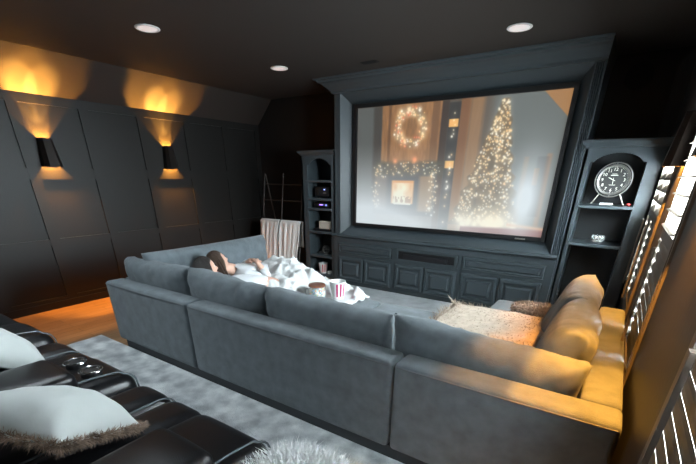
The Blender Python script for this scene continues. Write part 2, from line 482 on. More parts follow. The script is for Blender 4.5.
sconce(XR, 3.43, 1.815, -1, 'dark wall sconce between the two far shuttered windows at the right edge', .6)

# ------------------------------------------------------------------ media wall
FY = 5.09
mw = thing('media_wall_surround', 'slate painted built-in surround framing the projection screen', 'built-in', (-2.04, FY, 0))
def L_(mb, name, m, par, org, smooth=False):
    mb.v = [(x-org[0], y-org[1], z-org[2]) for x, y, z in mb.v]
    return mb.build(name, m, par, smooth)
MO = (-2.04, FY, 0)
ox0, ox1, oz0, oz1 = -3.54, -.54, .776, 2.60     # front opening
ix0, ix1, iz0, iz1, IY = -3.43, -.645, .895, 2.485, 5.235
sp = MB()
Vs = [(ox0, FY, oz0), (ox1, FY, oz0), (ox1, FY, oz1), (ox0, FY, oz1), (ix0, IY, iz0), (ix1, IY, iz0), (ix1, IY, iz1), (ix0, IY, iz1)]
k = .03
Vb = [(ox0, YB, oz0), (ox1, YB, oz0), (ox1, YB, oz1), (ox0, YB, oz1)]
sp.add(Vs + Vb, [(0,1,5,4), (1,2,6,5), (2,3,7,6), (3,0,4,7), (4,5,6,7), (0,8,9,1), (1,9,10,2), (2,10,11,3), (3,11,8,0), (8,11,10,9)])
L_(sp, 'splayed_reveal', 'cab', mw, MO)
L_(MB().box(-3.64, -3.54, FY, YB-.001, 0, 2.76-.001, .004), 'left_pilaster', 'cab', mw, MO)
L_(MB().box(-3.54, -.54, FY, FY+.2, 2.60, 2.759), 'header', 'cab', mw, MO)
# fluted pilaster on the right
pil = MB(); px0, px1 = -.54, -.44
pts = [(px0, YB-.001), (px0, FY)]
nf = 4
for q in range(nf):
    c0 = px0+.012+q*(px1-px0-.024)/nf; c1 = px0+.012+(q+1)*(px1-px0-.024)/nf
    pts += [(c0+.002, FY)]
    for a in range(1, 6): 
        th = PI*a/6; pts.append(((c0+c1)/2 - math.cos(th)*(c1-c0-.004)/2, FY + .016*math.sin(th)))
    pts += [(c1-.002, FY)]
pts += [(px1, FY), (px1, YB-.001)]
pil.prism(pts, 2, .78, 2.60)
pil.box(px0, px1, FY-.006, YB-.001, 0, .78); pil.box(px0, px1, FY-.006, YB-.001, 2.60, 2.759)
L_(pil, 'fluted_pilaster', 'cab', mw, MO)
# crown moulding: steps growing towards the ceiling
cr = MB()
prof = [(0, 2.60), (-.03, 2.605), (-.035, 2.63), (-.07, 2.66), (-.125, 2.70), (-.165, 2.715), (-.17, 2.735), (-.205, 2.74), (-.21, 2.758)]
def crown_run(mb, prof, xl, xr, y, zref=0):
    n = len(prof); base = len(mb.v)
    for side in (0, 1):
        for d, z in prof:
            mb.v.append((xl+d if side == 0 else xr-d*.12, y+d, z))
    b2 = len(mb.v)
    for i in range(n-1):
        mb.f.append((base+i, base+n+i, base+n+i+1, base+i+1))
    for side, xx in ((0, xl), (1, xr)):          # returns
        s0 = len(mb.v)
        for d, z in prof: mb.v.append((xx+d if side == 0 else xx-d*.12, YB-.001, z))
        for i in range(n-1):
            o_ = base + side*n
            mb.f.append((o_+i, o_+i+1, s0+i+1, s0+i))
crown_run(cr, prof, -3.64, -.44, FY)
cr.box(-3.64, -.44, FY, YB-.002, 2.745, 2.7585)
L_(cr, 'crown_moulding', 'cab', mw, MO)

# ------------------------------------------------------------------ projection screen with the picture it shows
SX0, SX1, SZ0, SZ1, SY = -3.327, -.690, .945, 2.425, 5.215
scr = thing('projection_screen', 'large black framed screen showing a Christmas tree and fireplace', 'projection screen', (-2.01, SY, .9))
bz = MB(); bw = .045
for b in ((SX0-bw, SX1+bw, SZ1, SZ1+bw), (SX0-bw, SX1+bw, SZ0-bw, SZ0), (SX0-bw, SX0, SZ0, SZ1), (SX1, SX1+bw, SZ0, SZ1)):
    bz.box(b[0], b[1], SY-.035, SY+.018, b[2], b[3])
L_(bz, 'bezel', 'bezel', scr, (-2.01, SY, .9))
L_(MB().box(-.98, -.86, SY-.040, SY-.034, SZ0-.040, SZ0-.022), 'badge_plate', 'silver', scr, (-2.01, SY, .9))
NX, NZ = 400, 225
uu, vv = np.meshgrid((np.arange(NX)+.5)/NX, (np.arange(NZ)+.5)/NZ)      # v from the top
def uvof(X, Z): return (X-SX0)/(SX1-SX0), (SZ1-Z)/(SZ1-SZ0)
ASP = (SX1-SX0)/(SZ1-SZ0)
def vnoise(u, v, f, seed):
    r = np.random.RandomState(seed); g = r.rand(int(f*2)+4, int(f*2)+4)
    x = (u*f) % (g.shape[1]-2); y = (v*f) % (g.shape[0]-2)
    xi, yi = x.astype(int), y.astype(int); xf, yf = x-xi, y-yi
    xf = xf*xf*(3-2*xf); yf = yf*yf*(3-2*yf)
    return g[yi,xi]*(1-xf)*(1-yf)+g[yi,xi+1]*xf*(1-yf)+g[yi+1,xi]*(1-xf)*yf+g[yi+1,xi+1]*xf*yf
def paint(img, mask, col):
    mask = np.clip(mask, 0, 1)[..., None]; return img*(1-mask) + np.array(col)*mask
def box_m(u0, u1, v0, v1, s=.008):
    return np.clip((uu-u0)/s+.5,0,1)*np.clip((u1-uu)/s+.5,0,1)*np.clip((vv-v0)/s+.5,0,1)*np.clip((v1-vv)/s+.5,0,1)
# colours below are display values (sRGB), converted at the end
img = np.zeros((NZ, NX, 3)) + np.array([.40, .36, .32])
grain = vnoise(uu*3, vv*.35, 22, 1)*.5 + vnoise(uu*6, vv*.8, 30, 2)*.5
img = paint(img, box_m(0, .13, 0, 1, .03), (.36, .37, .36))
img = paint(img, box_m(.10, .155, 0, .75, .02), (.28, .26, .24))
img = paint(img, box_m(.15, .47, 0, .52, .01), (.60, .44, .29))
img *= (1 - .28*(grain[..., None]-.4)*box_m(.13, .66, 0, 1)[..., None])
img = paint(img, box_m(.185, .20, .0, .6)*.5, (.32, .22, .15))
img = paint(img, box_m(.42, .455, 0, .9, .006)*.8, (.46, .33, .22))
img = paint(img, box_m(.465, .50, 0, 1, .006), (.26, .20, .16))
img = paint(img, box_m(.50, .555, .02, 1, .006), (.22, .21, .20))
img = paint(img, box_m(.555, .60, 0, 1, .006), (.50, .35, .23))
for vc in (.165, .47): img = paint(img, box_m(.505, .550, vc-.028, vc+.028, .006), (.93, .70, .40))
img = paint(img, box_m(.60, .66, 0, 1, .02)*.7, (.66, .50, .34))
img = paint(img, box_m(.70, 1.01, -.01, 1, .04), (.43, .45, .44))
img = paint(img, np.clip((uu-.895 - vv*.62)/.006+.5, 0, 1)*(vv < .5), (.66, .50, .34))
# fireplace wall and mantel
img = paint(img, box_m(.11, .47, .46, .90, .01), (.27, .26, .25))
img = paint(img, box_m(.38, .455, .56, .86, .02)*.8, (.58, .44, .30))
img = paint(img, box_m(.12, .19, .56, .86, .02)*.6, (.44, .38, .33))
img = paint(img, box_m(.205, .37, .57, .84, .008), (.25, .25, .25))
img = paint(img, box_m(.222, .35, .60, .80, .01), (.88, .55, .28))
fl = np.clip(1.25 - vnoise(uu*2.2, vv*.7, 26, 9)*.7 - np.abs(uu-.285)*9 + (vv-.62)*2.0, 0, 1)*box_m(.228, .345, .62, .80, .01)
img = paint(img, fl, (1.0, .93, .74))
img = paint(img, box_m(.235, .34, .735, .79, .01)*.6*(vnoise(uu*3, vv, 40, 5) > .45), (.45, .25, .16))
img = paint(img, box_m(.238, .338, .795, .808, .004), (.95, .90, .78))
# garland, wreath, tree: dark greenery with lights
def lights(img, pts, size, cols, glow=.35):
    for (lu, lv) in pts:
        c = cols[rng.randint(len(cols))]; s = size*(.6+.9*rng.rand())
        d2 = ((uu-lu)*ASP)**2 + (vv-lv)**2
        a = np.exp(-d2/(s*s))*(.75+.25*rng.rand()) + glow*np.exp(-d2/(s*s*14))*.5
        img = paint(img, a, c)
    return img
warm = [(1, .93, .78), (1, .88, .68), (1, .97, .90), (.98, .80, .56)]
d = np.sqrt(((uu-.307)*ASP)**2 + (vv-.175)**2)
img = paint(img, np.clip(1-np.abs(d-.125)/.045, 0, 1)*.9, (.38, .32, .24))
a_ = rng.rand(150)*2*PI; r_ = .125 + (rng.rand(150)-.5)*.07
img = lights(img, [(.307+math.cos(a)*r/ASP, .175+math.sin(a)*r) for a, r in zip(a_, r_)], .0062, warm+[(.9, .5, .35)])
gz = box_m(.11, .50, .44, .555, .03)*(vnoise(uu*2, vv*2, 22, 4) > .25)
img = paint(img, gz*.8, (.27, .26, .21))
img = lights(img, [(.11+.38*rng.rand(), .455+.10*rng.rand()+.02*math.sin(rng.rand()*6)) for _ in range(80)], .0050, warm, .15)
img = lights(img, [(.115+.03*(rng.rand()-.5)+(.02 if k2 % 2 else 0), .5+.36*rng.rand()) for k2 in range(26)], .0062, warm, .15)
img = lights(img, [(.455+.05*(rng.rand()-.5), .52+.38*rng.rand()) for _ in range(45)], .0060, warm, .15)
img = lights(img, [(.53+.012*(rng.rand()-.5), .05+.9*rng.rand()) for _ in range(22)], .006, warm)
img = lights(img, [(.235, .44), (.345, .43)], .02, [(.95, .60, .40)])
tu, tb = .735, .95
hw = .012 + (vv-.02)*.155
hw = hw*(1+.22*np.sin(vv*48)*.5+.15*(vnoise(uu*0+.3, vv, 30, 6)-.5))
tm = np.clip((hw-np.abs(uu-tu+(vv-.5)*.03))/.012+.5, 0, 1)*(vv > .02)*(vv < tb)
img = paint(img, tm*.92, (.40, .33, .24))
img = paint(img, tm*(vnoise(uu*2, vv, 34, 8) > .62)*.5, (.30, .27, .22))
pts = []
while len(pts) < 560:
    lv = .02+.9*rng.rand()**.75; w_ = .012+(lv-.02)*.155; pts.append((tu-(lv-.5)*.03+(rng.rand()*2-1)*w_, lv))
img = lights(img, pts, .0060, warm, .10)
img = lights(img, [(.60+.27*rng.rand(), .90+.04*rng.rand()) for _ in range(26)], .020, [(1, .92, .76)])
# curtained window right of the tree, red rug
img = paint(img, box_m(.865, .885, .42, .9, .01)*.5, (.60, .48, .38))
img = paint(img, box_m(.955, .975, .40, .92, .01)*.6, (.62, .45, .33))
img = paint(img, box_m(.915, .935, .5, .62, .006)*.7, (.70, .50, .34))
img = paint(img, box_m(.92, .965, .42, .85, .01)*.35, (.25, .25, .26))
img = paint(img, np.clip((vv-.945+.05*(uu-.8))/.02, 0, 1)*(uu > .62), (.50, .30, .28))
img = paint(img, np.exp(-((vv-.93-.12*(uu-.9))/.014)**2)*(uu > .84)*.8, (.86, .62, .44))
# the pale veil of daylight glare on the screen, painted into its emission, thicker below
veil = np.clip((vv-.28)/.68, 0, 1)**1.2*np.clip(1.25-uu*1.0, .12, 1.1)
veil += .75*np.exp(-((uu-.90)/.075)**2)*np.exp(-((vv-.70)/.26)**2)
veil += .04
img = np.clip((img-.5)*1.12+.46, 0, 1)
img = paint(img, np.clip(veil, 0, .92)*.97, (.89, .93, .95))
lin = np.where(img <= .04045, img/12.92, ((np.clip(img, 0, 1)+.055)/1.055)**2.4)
# build grid: one colour per face corner
me = bpy.data.meshes.new('picture')
gx = np.linspace(SX0, SX1, NX+1) + 2.01; gz_ = np.linspace(SZ1, SZ0, NZ+1) - .9
XX, ZZ = np.meshgrid(gx, gz_)
co = np.stack([XX.ravel(), np.zeros(XX.size), ZZ.ravel()], 1)
ii, jj = np.meshgrid(np.arange(NX), np.arange(NZ)); i0 = (jj*(NX+1)+ii).ravel()
quads = np.stack([i0, i0+NX+1, i0+NX+2, i0+1], 1)
me.vertices.add(len(co)); me.vertices.foreach_set('co', co.ravel())
me.loops.add(quads.size); me.loops.foreach_set('vertex_index', quads.ravel())
me.polygons.add(len(quads)); me.polygons.foreach_set('loop_start', np.arange(len(quads))*4); me.polygons.foreach_set('loop_total', np.full(len(quads), 4))
me.update(calc_edges=True)
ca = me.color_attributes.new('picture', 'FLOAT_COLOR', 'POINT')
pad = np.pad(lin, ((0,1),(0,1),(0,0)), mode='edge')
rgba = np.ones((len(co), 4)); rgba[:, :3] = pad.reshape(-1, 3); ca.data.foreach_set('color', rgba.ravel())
pm, nt, b = newmat('projected_picture')
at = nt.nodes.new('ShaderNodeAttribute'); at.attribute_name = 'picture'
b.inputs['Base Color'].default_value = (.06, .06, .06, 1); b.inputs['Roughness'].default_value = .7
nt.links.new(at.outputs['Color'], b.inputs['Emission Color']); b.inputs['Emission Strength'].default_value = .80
me.materials.append(pm)
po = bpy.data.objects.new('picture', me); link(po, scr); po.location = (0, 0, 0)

# ------------------------------------------------------------------ media cabinet
CY = 5.06
mc = thing('media_console', 'slate blue low cabinet with panelled doors below the screen', 'cabinet', (-2.04, CY, 0))
CO = (-2.04, CY, 0)
c = MB()
c.box(-3.54, -.54, CY+.02, YB-.01, 0, .06); c.box(-3.54, -.54, CY+.02, YB-.01, .06, .64)
# face frame
for x0, x1 in ((-3.64, -3.555), (-2.60, -2.545), (-1.605, -1.555), (-.545, -.46)):
    c.box(x0, x1, CY, CY+.03, 0, .70)
c.box(-3.638, -.462, CY+.0015, CY+.028, 0, .065); c.box(-3.638, -.462, CY+.0015, CY+.028, .44, .485); c.box(-3.638, -.462, CY+.0015, CY+.028, .655, .73)
L_(c, 'body', 'cab', mc, CO)
tp = MB().prism([(CY-.035, .745), (CY-.04, .755), (CY-.035, .776), (FY+.002, .7765), (FY+.002, .73), (CY-.01, .73)], 0, -3.66, -.45)
L_(tp, 'top_ledge', 'cab', mc, CO)
def raised_panel(mb, x0, x1, z0, z1, y):
    """door with stepped frame: outer frame, sunk step, raised field with a bevel"""
    def fr(a0, a1, b0, b1, w, ya, yb):   # picture-frame bevel from (outer,ya) to (inner,yb)
        o = [(a0, ya, b0), (a1, ya, b0), (a1, ya, b1), (a0, ya, b1)]
        i = [(a0+w, yb, b0+w), (a1-w, yb, b0+w), (a1-w, yb, b1-w), (a0+w, yb, b1-w)]
        mb.add(o+i, [(0,1,5,4), (1,2,6,5), (2,3,7,6), (3,0,4,7)])
    W = [0, .012, .045, .060, .085, .105]
    Yy = [y, y-.022, y-.024, y-.004, y-.004, y-.030]
    mb.box(x0, x1, y-.0005, y+.01, z0, z1)
    for k in range(5):
        fr(x0+W[k], x1-W[k], z0+W[k], z1-W[k], W[k+1]-W[k], Yy[k], Yy[k+1])
    w = W[5]; mb.add([(x0+w, y-.030, z0+w), (x1-w, y-.030, z0+w), (x1-w, y-.030, z1-w), (x0+w, y-.030, z1-w)], [(0,1,2,3)])
def raised_drawer(mb, x0, x1, z0, z1, y):
    def fr(a0, a1, b0, b1, w, ya, yb):
        o = [(a0, ya, b0), (a1, ya, b0), (a1, ya, b1), (a0, ya, b1)]
        i = [(a0+w, yb, b0+w), (a1-w, yb, b0+w), (a1-w, yb, b1-w), (a0+w, yb, b1-w)]
        mb.add(o+i, [(0,1,5,4), (1,2,6,5), (2,3,7,6), (3,0,4,7)])
    W = [0, .006, .026, .034, .048, .058]; Yy = [y, y-.018, y-.022, y-.004, y-.004, y-.022]
    mb.box(x0, x1, y-.0005, y+.01, z0, z1)
    for k in range(5): fr(x0+W[k], x1-W[k], z0+W[k], z1-W[k], W[k+1]-W[k], Yy[k], Yy[k+1])
    w = W[5]; mb.add([(x0+w, y-.022, z0+w), (x1-w, y-.022, z0+w), (x1-w, y-.022, z1-w), (x0+w, y-.022, z1-w)], [(0,1,2,3)])
units = [(-3.555, -2.60), (-2.545, -1.605), (-1.555, -.545)]
for n_, (a, b2) in enumerate(units):
    mid = (a+b2)/2
    for x0, x1 in ((a+.008, mid-.008), (mid+.008, b2-.008)):
        mb = MB(); raised_panel(mb, x0, x1, .068, .436, CY); L_(mb, 'door', 'cab', mc, CO)
    if n_ != 1:
        mb = MB(); raised_drawer(mb, a+.008, b2-.008, .488, .652, CY); L_(mb, 'drawer', 'cab', mc, CO)
    else:
        mb = MB()
        mb.box(a+.008, b2-.008, CY-.02, CY+.002, .488, .515); mb.box(a+.008, b2-.008, CY-.02, CY+.002, .625, .652)
        mb.box(a+.008, a+.05, CY-.02, CY+.002, .515, .625); mb.box(b2-.05, b2-.008, CY-.02, CY+.002, .515, .625)
        L_(mb, 'niche_frame', 'cab', mc, CO)
        mb = MB().box(a+.05, b2-.05, CY-.001, CY+.004, .515, .625)
        L_(mb, 'niche_front', 'bezel', mc, CO)
sb = thing('soundbar', 'black soundbar inside the open niche of the low cabinet', 'speaker', (-2.08, CY-.03, .515))
softbox('body', (-.33, .33, 0, .026, .001, .075), .012, 'blackplastic', sb)

# ------------------------------------------------------------------ bookcases
def bookcase(name, label, x0, x1, top, sx0, sx1, shelves, arch_z, crownh, y0=FY):
    t = thing(name, label, 'bookcase', ((x0+x1)/2, y0, 0)); O = ((x0+x1)/2, y0, 0)
    L_(MB().box(x0, sx0, y0, y0+.025, 0, top).box(x0, x0+.025, y0, YB-.01, 0, top), 'side_panel', 'cab', t, O)
    L_(MB().box(sx1, x1, y0, y0+.025, 0, top).box(x1-.025, x1, y0, YB-.01, 0, top), 'side_panel', 'cab', t, O)
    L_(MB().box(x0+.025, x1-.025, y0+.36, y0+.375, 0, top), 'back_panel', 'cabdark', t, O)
    L_(MB().box(sx0-.01, sx0, y0+.025, y0+.36, 0, top).box(sx1, sx1+.01, y0+.025, y0+.36, 0, top), 'inner_lining', 'cab', t, O)
    # arch header
    n = 16; V = []; F = []
    for k in range(n+1):
        u = k/n; x = sx0+(sx1-sx0)*u; zz = arch_z + .085*math.sin(PI*min(1, max(0, (u*1.16-.08))))**.6 if .069 < u < .931 else arch_z
        for y in (y0, y0+.022): V += [(x, y, zz), (x, y, top)]
    for k in range(n):
        a = 4*k; b = a+4
        F += [(a, b, b+1, a+1), (a+2, a+3, b+3, b+2), (a, a+2, b+2, b)]
    L_(MB().add(V, F), 'arched_header', 'cab', t, O)
    for z in shelves:
        L_(MB().box(sx0-.006, sx1+.006, y0-.012 if z > .1 else y0, y0+.36, z-.032, z, .006), 'shelf', 'cab', t, O)
    cb = MB(); pr = [(0, 0), (-.012, .004), (-.016, .016), (-.04, .04), (-.045, .055)]
    n = len(pr)
    xl, xr = x0, x1
    b0 = len(cb.v)
    for d, z in pr: cb.v.append((xl+d, y0+d, top+(z/.055)*crownh-crownh))
    for d, z in pr: cb.v.append((xr-(d if name == 'tall_bookcase' else 0), y0+d, top+(z/.055)*crownh-crownh))
    for d, z in pr: cb.v.append((xl+d, YB-.02, top+(z/.055)*crownh-crownh))
    for i in range(n-1): cb.f += [(i, i+n, i+n+1, i+1), (i+2*n, i, i+1, i+1+2*n)]
    cb.box(x0-.045, x1, y0-.045, YB-.02, top-.002, top+.012)
    L_(cb, 'crown', 'cab', t, O)
    return t
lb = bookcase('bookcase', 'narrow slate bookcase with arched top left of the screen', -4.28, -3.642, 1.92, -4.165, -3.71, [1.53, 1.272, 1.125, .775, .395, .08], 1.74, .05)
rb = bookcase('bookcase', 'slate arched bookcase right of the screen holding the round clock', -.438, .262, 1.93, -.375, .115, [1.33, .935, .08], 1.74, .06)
# lower glass knob on the right unit
kn = MB().lathe([(.001, 0), (.012, .002), (.016, .012), (.012, .024), (.001, .028)], 14)
kb = kn.build('knob', 'chrome', rb, True, Matrix.Translation((-.358+.088, -.004, .345)) @ Matrix.Rotation(PI/2, 4, 'X'))

# ceiling/wall speaker on the wall above the right bookcase
t = thing('wall_speaker', 'round black speaker set in the dark wall above the clock bookcase', 'speaker', (-.17, YB, 2.56))
MB().lathe([(.001, .012), (.10, .010), (.112, .008), (.118, 0)], 32).build('grille', 'speaker', t, True, Matrix.Rotation(PI/2, 4, 'X'))
MB().lathe([(.112, .002), (.116, .010), (.124, .009), (.126, 0)], 32, cap=False).build('trim_ring', 'speaker', t, True, Matrix.Rotation(PI/2, 4, 'X'))

# ------------------------------------------------------------------ clock
ck = thing('clock', 'round silver rimmed table clock with dark dial on top shelf', 'clock', (-.125, 5.19, 1.331))
CZ = .245
MX = Matrix.Translation((0, 0, CZ)) @ Matrix.Rotation(math.radians(90), 4, 'X')   # local XY -> XZ facing -Y
def ringlathe(r, tr, zc=0): return [(r+tr*math.cos(a*PI/4), zc+tr*math.sin(a*PI/4)) for a in range(9)]
MB().lathe(ringlathe(.163, .0055, .0), 64, cap=False).build('outer_ring', 'silver', ck, True, MX)
MB().lathe([(.128, .0), (.130, .022), (.140, .028), (.147, .022), (.149, -.02), (.146, -.04), (.001, -.045)], 64, cap=False).build('case', 'silver', ck, True, MX)
MB().lathe([(.001, .010), (.130, .010), (.130, .0)], 64, cap=False).build('dial', 'dial', ck, False, MX)
nm = []
for h in range(1, 13):
    a = PI/2 - h*PI/6; nm.append((str(h), math.cos(a)*.098, math.sin(a)*.098, .042, 0))
for q in nm: text_mesh('numeral', [q], 'numeral', ck, MX @ Matrix.Translation((0, 0, .0125)), .0008)
mk = MB()
for k2 in range(60):
    a = k2*PI/30; r0, r1 = (.120, .127); w = .0010 if k2 % 5 else .0025
    ca_, sa_ = math.cos(a), math.sin(a)
    mk.add([(ca_*r0-sa_*w, sa_*r0+ca_*w, .0118), (ca_*r0+sa_*w, sa_*r0-ca_*w, .0118), (ca_*r1+sa_*w, sa_*r1-ca_*w, .0118), (ca_*r1-sa_*w, sa_*r1+ca_*w, .0118)], [(0,1,2,3)])
for bb in ((-.032, .032, .040, .047), (-.022, .022, .054, .058), (-.028, .028, -.050, -.046)): MB().box(*bb, .011, .0118).build('dial_print', 'numeral', ck, False, MX)
mk.build('dial_markings', 'numeral', ck, False, MX)
def hand(name, ang, L, w):
    mb = MB(); R_ = Matrix.Rotation(ang, 4, 'Z')
    mb.add([(-w*.6, -.02, .016), (w*.6, -.02, .016), (w, L*.6, .016), (0, L, .016), (-w, L*.6, .016)], [(0,1,2,3,4)])
    mb.add([(-w*.6, -.02, .0145), (w*.6, -.02, .0145), (w, L*.6, .0145), (0, L, .0145), (-w, L*.6, .0145)], [(4,3,2,1,0)])
    mb.build(name, 'numeral', ck, False, MX @ R_)
hand('hour_hand', math.radians(64), .058, .004); hand('minute_hand', math.radians(-176), .05, .003)
for a in range(4):
    an = PI/4+a*PI/2 if False else a*PI/2
    MB().tube([(math.cos(an)*.148, math.sin(an)*.148, 0), (math.cos(an)*.163, math.sin(an)*.163, 0)], .004).build('ring_pin', 'silver', ck, True, MX)
for s in (-1, 1):
    MB().tube([(s*.092, 0, CZ-.135), (s*.150, -.01, .006)], .006).build('leg', 'silver', ck, True)
t = tag(MB().box(-.06, .06, -.05, .05, .001, .02, .004).build('paper_stack', 'paper'), 'small white box lying under the round clock', 'box'); t.location = (-.13, 5.20, 1.331)
t = tag(MB().lathe([(.02, .001), (.026, .006), (.024, .020), (.012, .026)], 16).build('trinket_dish', 'redink', None, True), 'tiny reddish trinket right of the round clock', 'ornament'); t.location = (.075, 5.17, 1.331)

# glass bowl with pebbles on the second shelf
def bowl_lathe(s=1): return [(.03*s, .001), (.05*s, .004), (.066*s, .03), (.070*s, .06), (.062*s, .085), (.060*s, .085), (.066*s, .06), (.062*s, .032), (.046*s, .008), (.001, .006)]
t = thing('glass_bowl', 'clear glass bowl of pale pebbles on the shelf below the clock', 'bowl', (-.115, 5.2, .936))
MB().lathe(bowl_lathe(), 28, cap=False).build('bowl', 'glass', t, True)
peb = MB(); 
for k2 in range(26):
    a = random.random()*2*PI; r = .045*random.random()**.5; V, F = rbox(-.012, .012, -.010, .010, -.008, .008, .0078, 2, 1)
    p = Vector((math.cos(a)*r, math.sin(a)*r, .018+.05*random.random())); Rr = Matrix.Rotation(random.random()*3, 3, 'Z')
    peb.add([tuple(Rr @ Vector(v)+p) for v in V], F)
tag(peb.build('pebbles', 'ivory', t, True), kind='stuff')

# ------------------------------------------------------------------ objects in the left bookcase
bluel = emis('blue_led', (.25, .35, 1.0), 6); redl = emis('red_led', (1, .1, .05), 3); purple = emis('display_glow', (.35, .20, 1.0), 2.5)
def put(o, loc): o.location = loc; return o
t = thing('receiver', 'black glossy receiver with a tiny blue light on upper shelf', 'electronics', (-3.94, 5.15, 1.273))
softbox('body', (-.15, .15, 0, .24, .012, .17), .035, 'blackplastic', t)
MB().lathe([(.001, .012), (.034, .012), (.036, .004), (.036, 0)], 20).build('volume_dial', 'black', t, True, Matrix.Translation((-.07, 0, .09)) @ Matrix.Rotation(PI/2, 4, 'X'))
MB().box(.05, .062, -.004, .002, .118, .130).build('power_light', bluel, t)
MB().box(.03, .09, -.003, .003, .072, .079).build('display_strip', 'ivory', t)
for sx in (-.1, .1): MB().lathe([(.012, .0005), (.012, .014)], 12, (sx, .05, 0)).build('foot', 'black', t)
t = thing('disc_player', 'slim black player with purple blue display on third shelf', 'electronics', (-3.94, 5.14, 1.126))
softbox('body', (-.17, .17, 0, .24, .006, .085), .02, 'blackplastic', t)
MB().box(-.04, .03, -.004, .002, .045, .058).build('display', purple, t)
MB().box(.075, .11, -.004, .002, .035, .062).build('power_button', emis('button_glow', (.25, .3, .8), .8), t)
for sx in (-.12, .12): MB().lathe([(.012, .0005), (.012, .008)], 12, (sx, .05, 0)).build('foot', 'black', t)
t = thing('set_top_box', 'flat black box under the ivory box on middle shelf', 'electronics', (-3.94, 5.14, .776))
softbox('body', (-.18, .17, 0, .24, .001, .035), .01, 'blackplastic', t)
t = tag(softbox('storage_box', (-.12, .12, -.07, .07, .001, .118), .008, 'ivory'), 'small ivory box on the middle shelf of the narrow bookcase', 'box'); t.location = (-3.90, 5.23, .811)
t = tag(softbox('router', (-.10, .10, -.03, .03, .001, .20), .01, 'blackplastic'), 'dark upright router behind the ivory box', 'electronics'); t.location = (-3.86, 5.415, .776)
MB().box(.045, .055, -.034, -.03, .15, .162).build('status_light', redl, t)
t = thing('ornament', 'gold wire orb ornament on the lower shelf of the narrow bookcase', 'ornament', (-3.92, 5.22, .396))
for k2 in range(4):
    a = k2*PI/4; MB().tube([(math.cos(a)*.062*math.cos(q*PI/12), math.sin(a)*.062*math.cos(q*PI/12), .085+.062*math.sin(q*PI/12)) for q in range(24)], .0028, 6, True).build('wire_ring', 'silver', t, True)
MB().lathe([(.04, .001), (.038, .008), (.008, .014), (.008, .026)], 16).build('base', 'silver', t, True)
t = tag(softbox('tray', (-.17, .17, -.09, .09, .001, .030), .01, 'ladder'), 'dark flat tray on the lower shelf behind the gold orb', 'tray'); t.location = (-3.94, 5.35, .396)

def bucket(loc, s, ink, label, name='popcorn_bucket', letters=True):
    t = thing(name, label, 'popcorn bucket', loc)
    h = .17*s; r0, r1 = .060*s, .078*s
    MB().lathe([(.001, .002), (r0, .001), (r1, h), (r1+.003, h+.002), (r1+.003, h-.003), (r1-.002, h-.004), (r0-.003, .006), (.001, .006)], 40, cap=False).build('cup', 'paper', t, True)
    mb = MB(); n = 12
    for k2 in range(n):
        a0 = (k2-.24)*2*PI/n; a1 = (k2+.24)*2*PI/n; prev = None
        if letters and k2 in (8, 9): continue
        seg = []
        for zz in (.16, .92):
            r = r0+(r1-r0)*zz+.0012
            seg.append([(math.cos(a0+(a1-a0)*q/3)*r, math.sin(a0+(a1-a0)*q/3)*r, h*zz) for q in range(4)])
        mb.add(seg[0]+seg[1], [(q, q+1, q+5, q+4) for q in range(3)])
    mb.build('stripes', ink, t)
    return t
# ------------------------------------------------------------------ blanket ladder and blankets
t = thing('blanket_ladder', 'dark thin A-frame blanket ladder standing by the back wall', 'ladder', (-4.86, 5.05, 0))
def lad(x, z): return (x, .25*z/1.62, z)
for x in (-.45, .0, .45):
    MB().tube([lad(x, .0), lad(x*.96, 1.62)], .011, 10).build('rail', 'ladder', t, True)
for x in (-.43, .43):
    MB().tube([(x, .62, 0), lad(x*.96, 1.60)], .011, 10).build('rear_leg', 'ladder', t, True)
for z in (.40, .87, 1.20, 1.45):
    MB().tube([lad(-.45, z), lad(.45, z)], .009, 10).build('rung', 'ladder', t, True)
def drape(name, x0, x1, label, seed):
    V = []; F = []; nu, nv = 36, 40
    for j in range(nv+1):
        for i in range(nu+1):
            u = i/nu; s = j/nv
            x = x0+(x1-x0)*u; yr = 5.05+.25*.87/1.62; zr = .87+.020
            L1 = .72; Lt = 1.15; l = s*Lt
            fold = .016*math.sin(u*26+seed)+.010*math.sin(u*47+seed*2+l*3)
            if l < L1: z = zr-(L1-l); y = yr-.03-.165*(L1-l) + fold*min(1, (L1-l)*5) - .012
            else: z = zr-(l-L1); y = yr+.035 + fold*.5*min(1, (l-L1)*5)
            if abs(l-L1) < .03: z = zr - abs(l-L1)*.4; y = yr + (l-L1)*1.4
            xw = x + .015*math.sin(l*7+seed)*(u-.5)
            V.append((xw, y, z))
    for j in range(nv):
        for i in range(nu): a = j*(nu+1)+i; F.append((a, a+1, a+nu+2, a+nu+1))
    o = mesh_obj(name, V, F, 'cream', None, True); tag(o, label, 'blanket', 'cream blankets on the ladder')
    md = o.modifiers.new('thick', 'SOLIDIFY'); md.thickness = .012; md.offset = 0
    return o
drape('blanket', -5.33, -4.89, 'cream blanket hanging on the ladder, left of the two', 1)
drape('blanket', -4.85, -4.40, 'cream blanket hanging on the ladder, beside the narrow bookcase', 4)

# ------------------------------------------------------------------ rugs
def rug(name, x0, x1, y0, y1, z, m, label):
    V, F = rbox(x0, x1, y0, y1, .001, z, .008, 2, 40, lambda u, v, w, p: Vector((p.x, p.y, p.z+(noise.noise(Vector((p.x*9, p.y*9, 1)))*.004 if w > 0 else 0))))
    return tag(mesh_obj(name, V, F, m, None, True), label, 'rug')
r1 = rug('area_rug', -4.36, .12, .15, 1.695, .018, 'rug', 'mottled blue grey rug behind the sofa beside the leather recliners')
r2 = rug('carpet', -3.6, .1, 4.10, 5.02, .015, 'rug2', 'pale grey rug in front of the low cabinet')

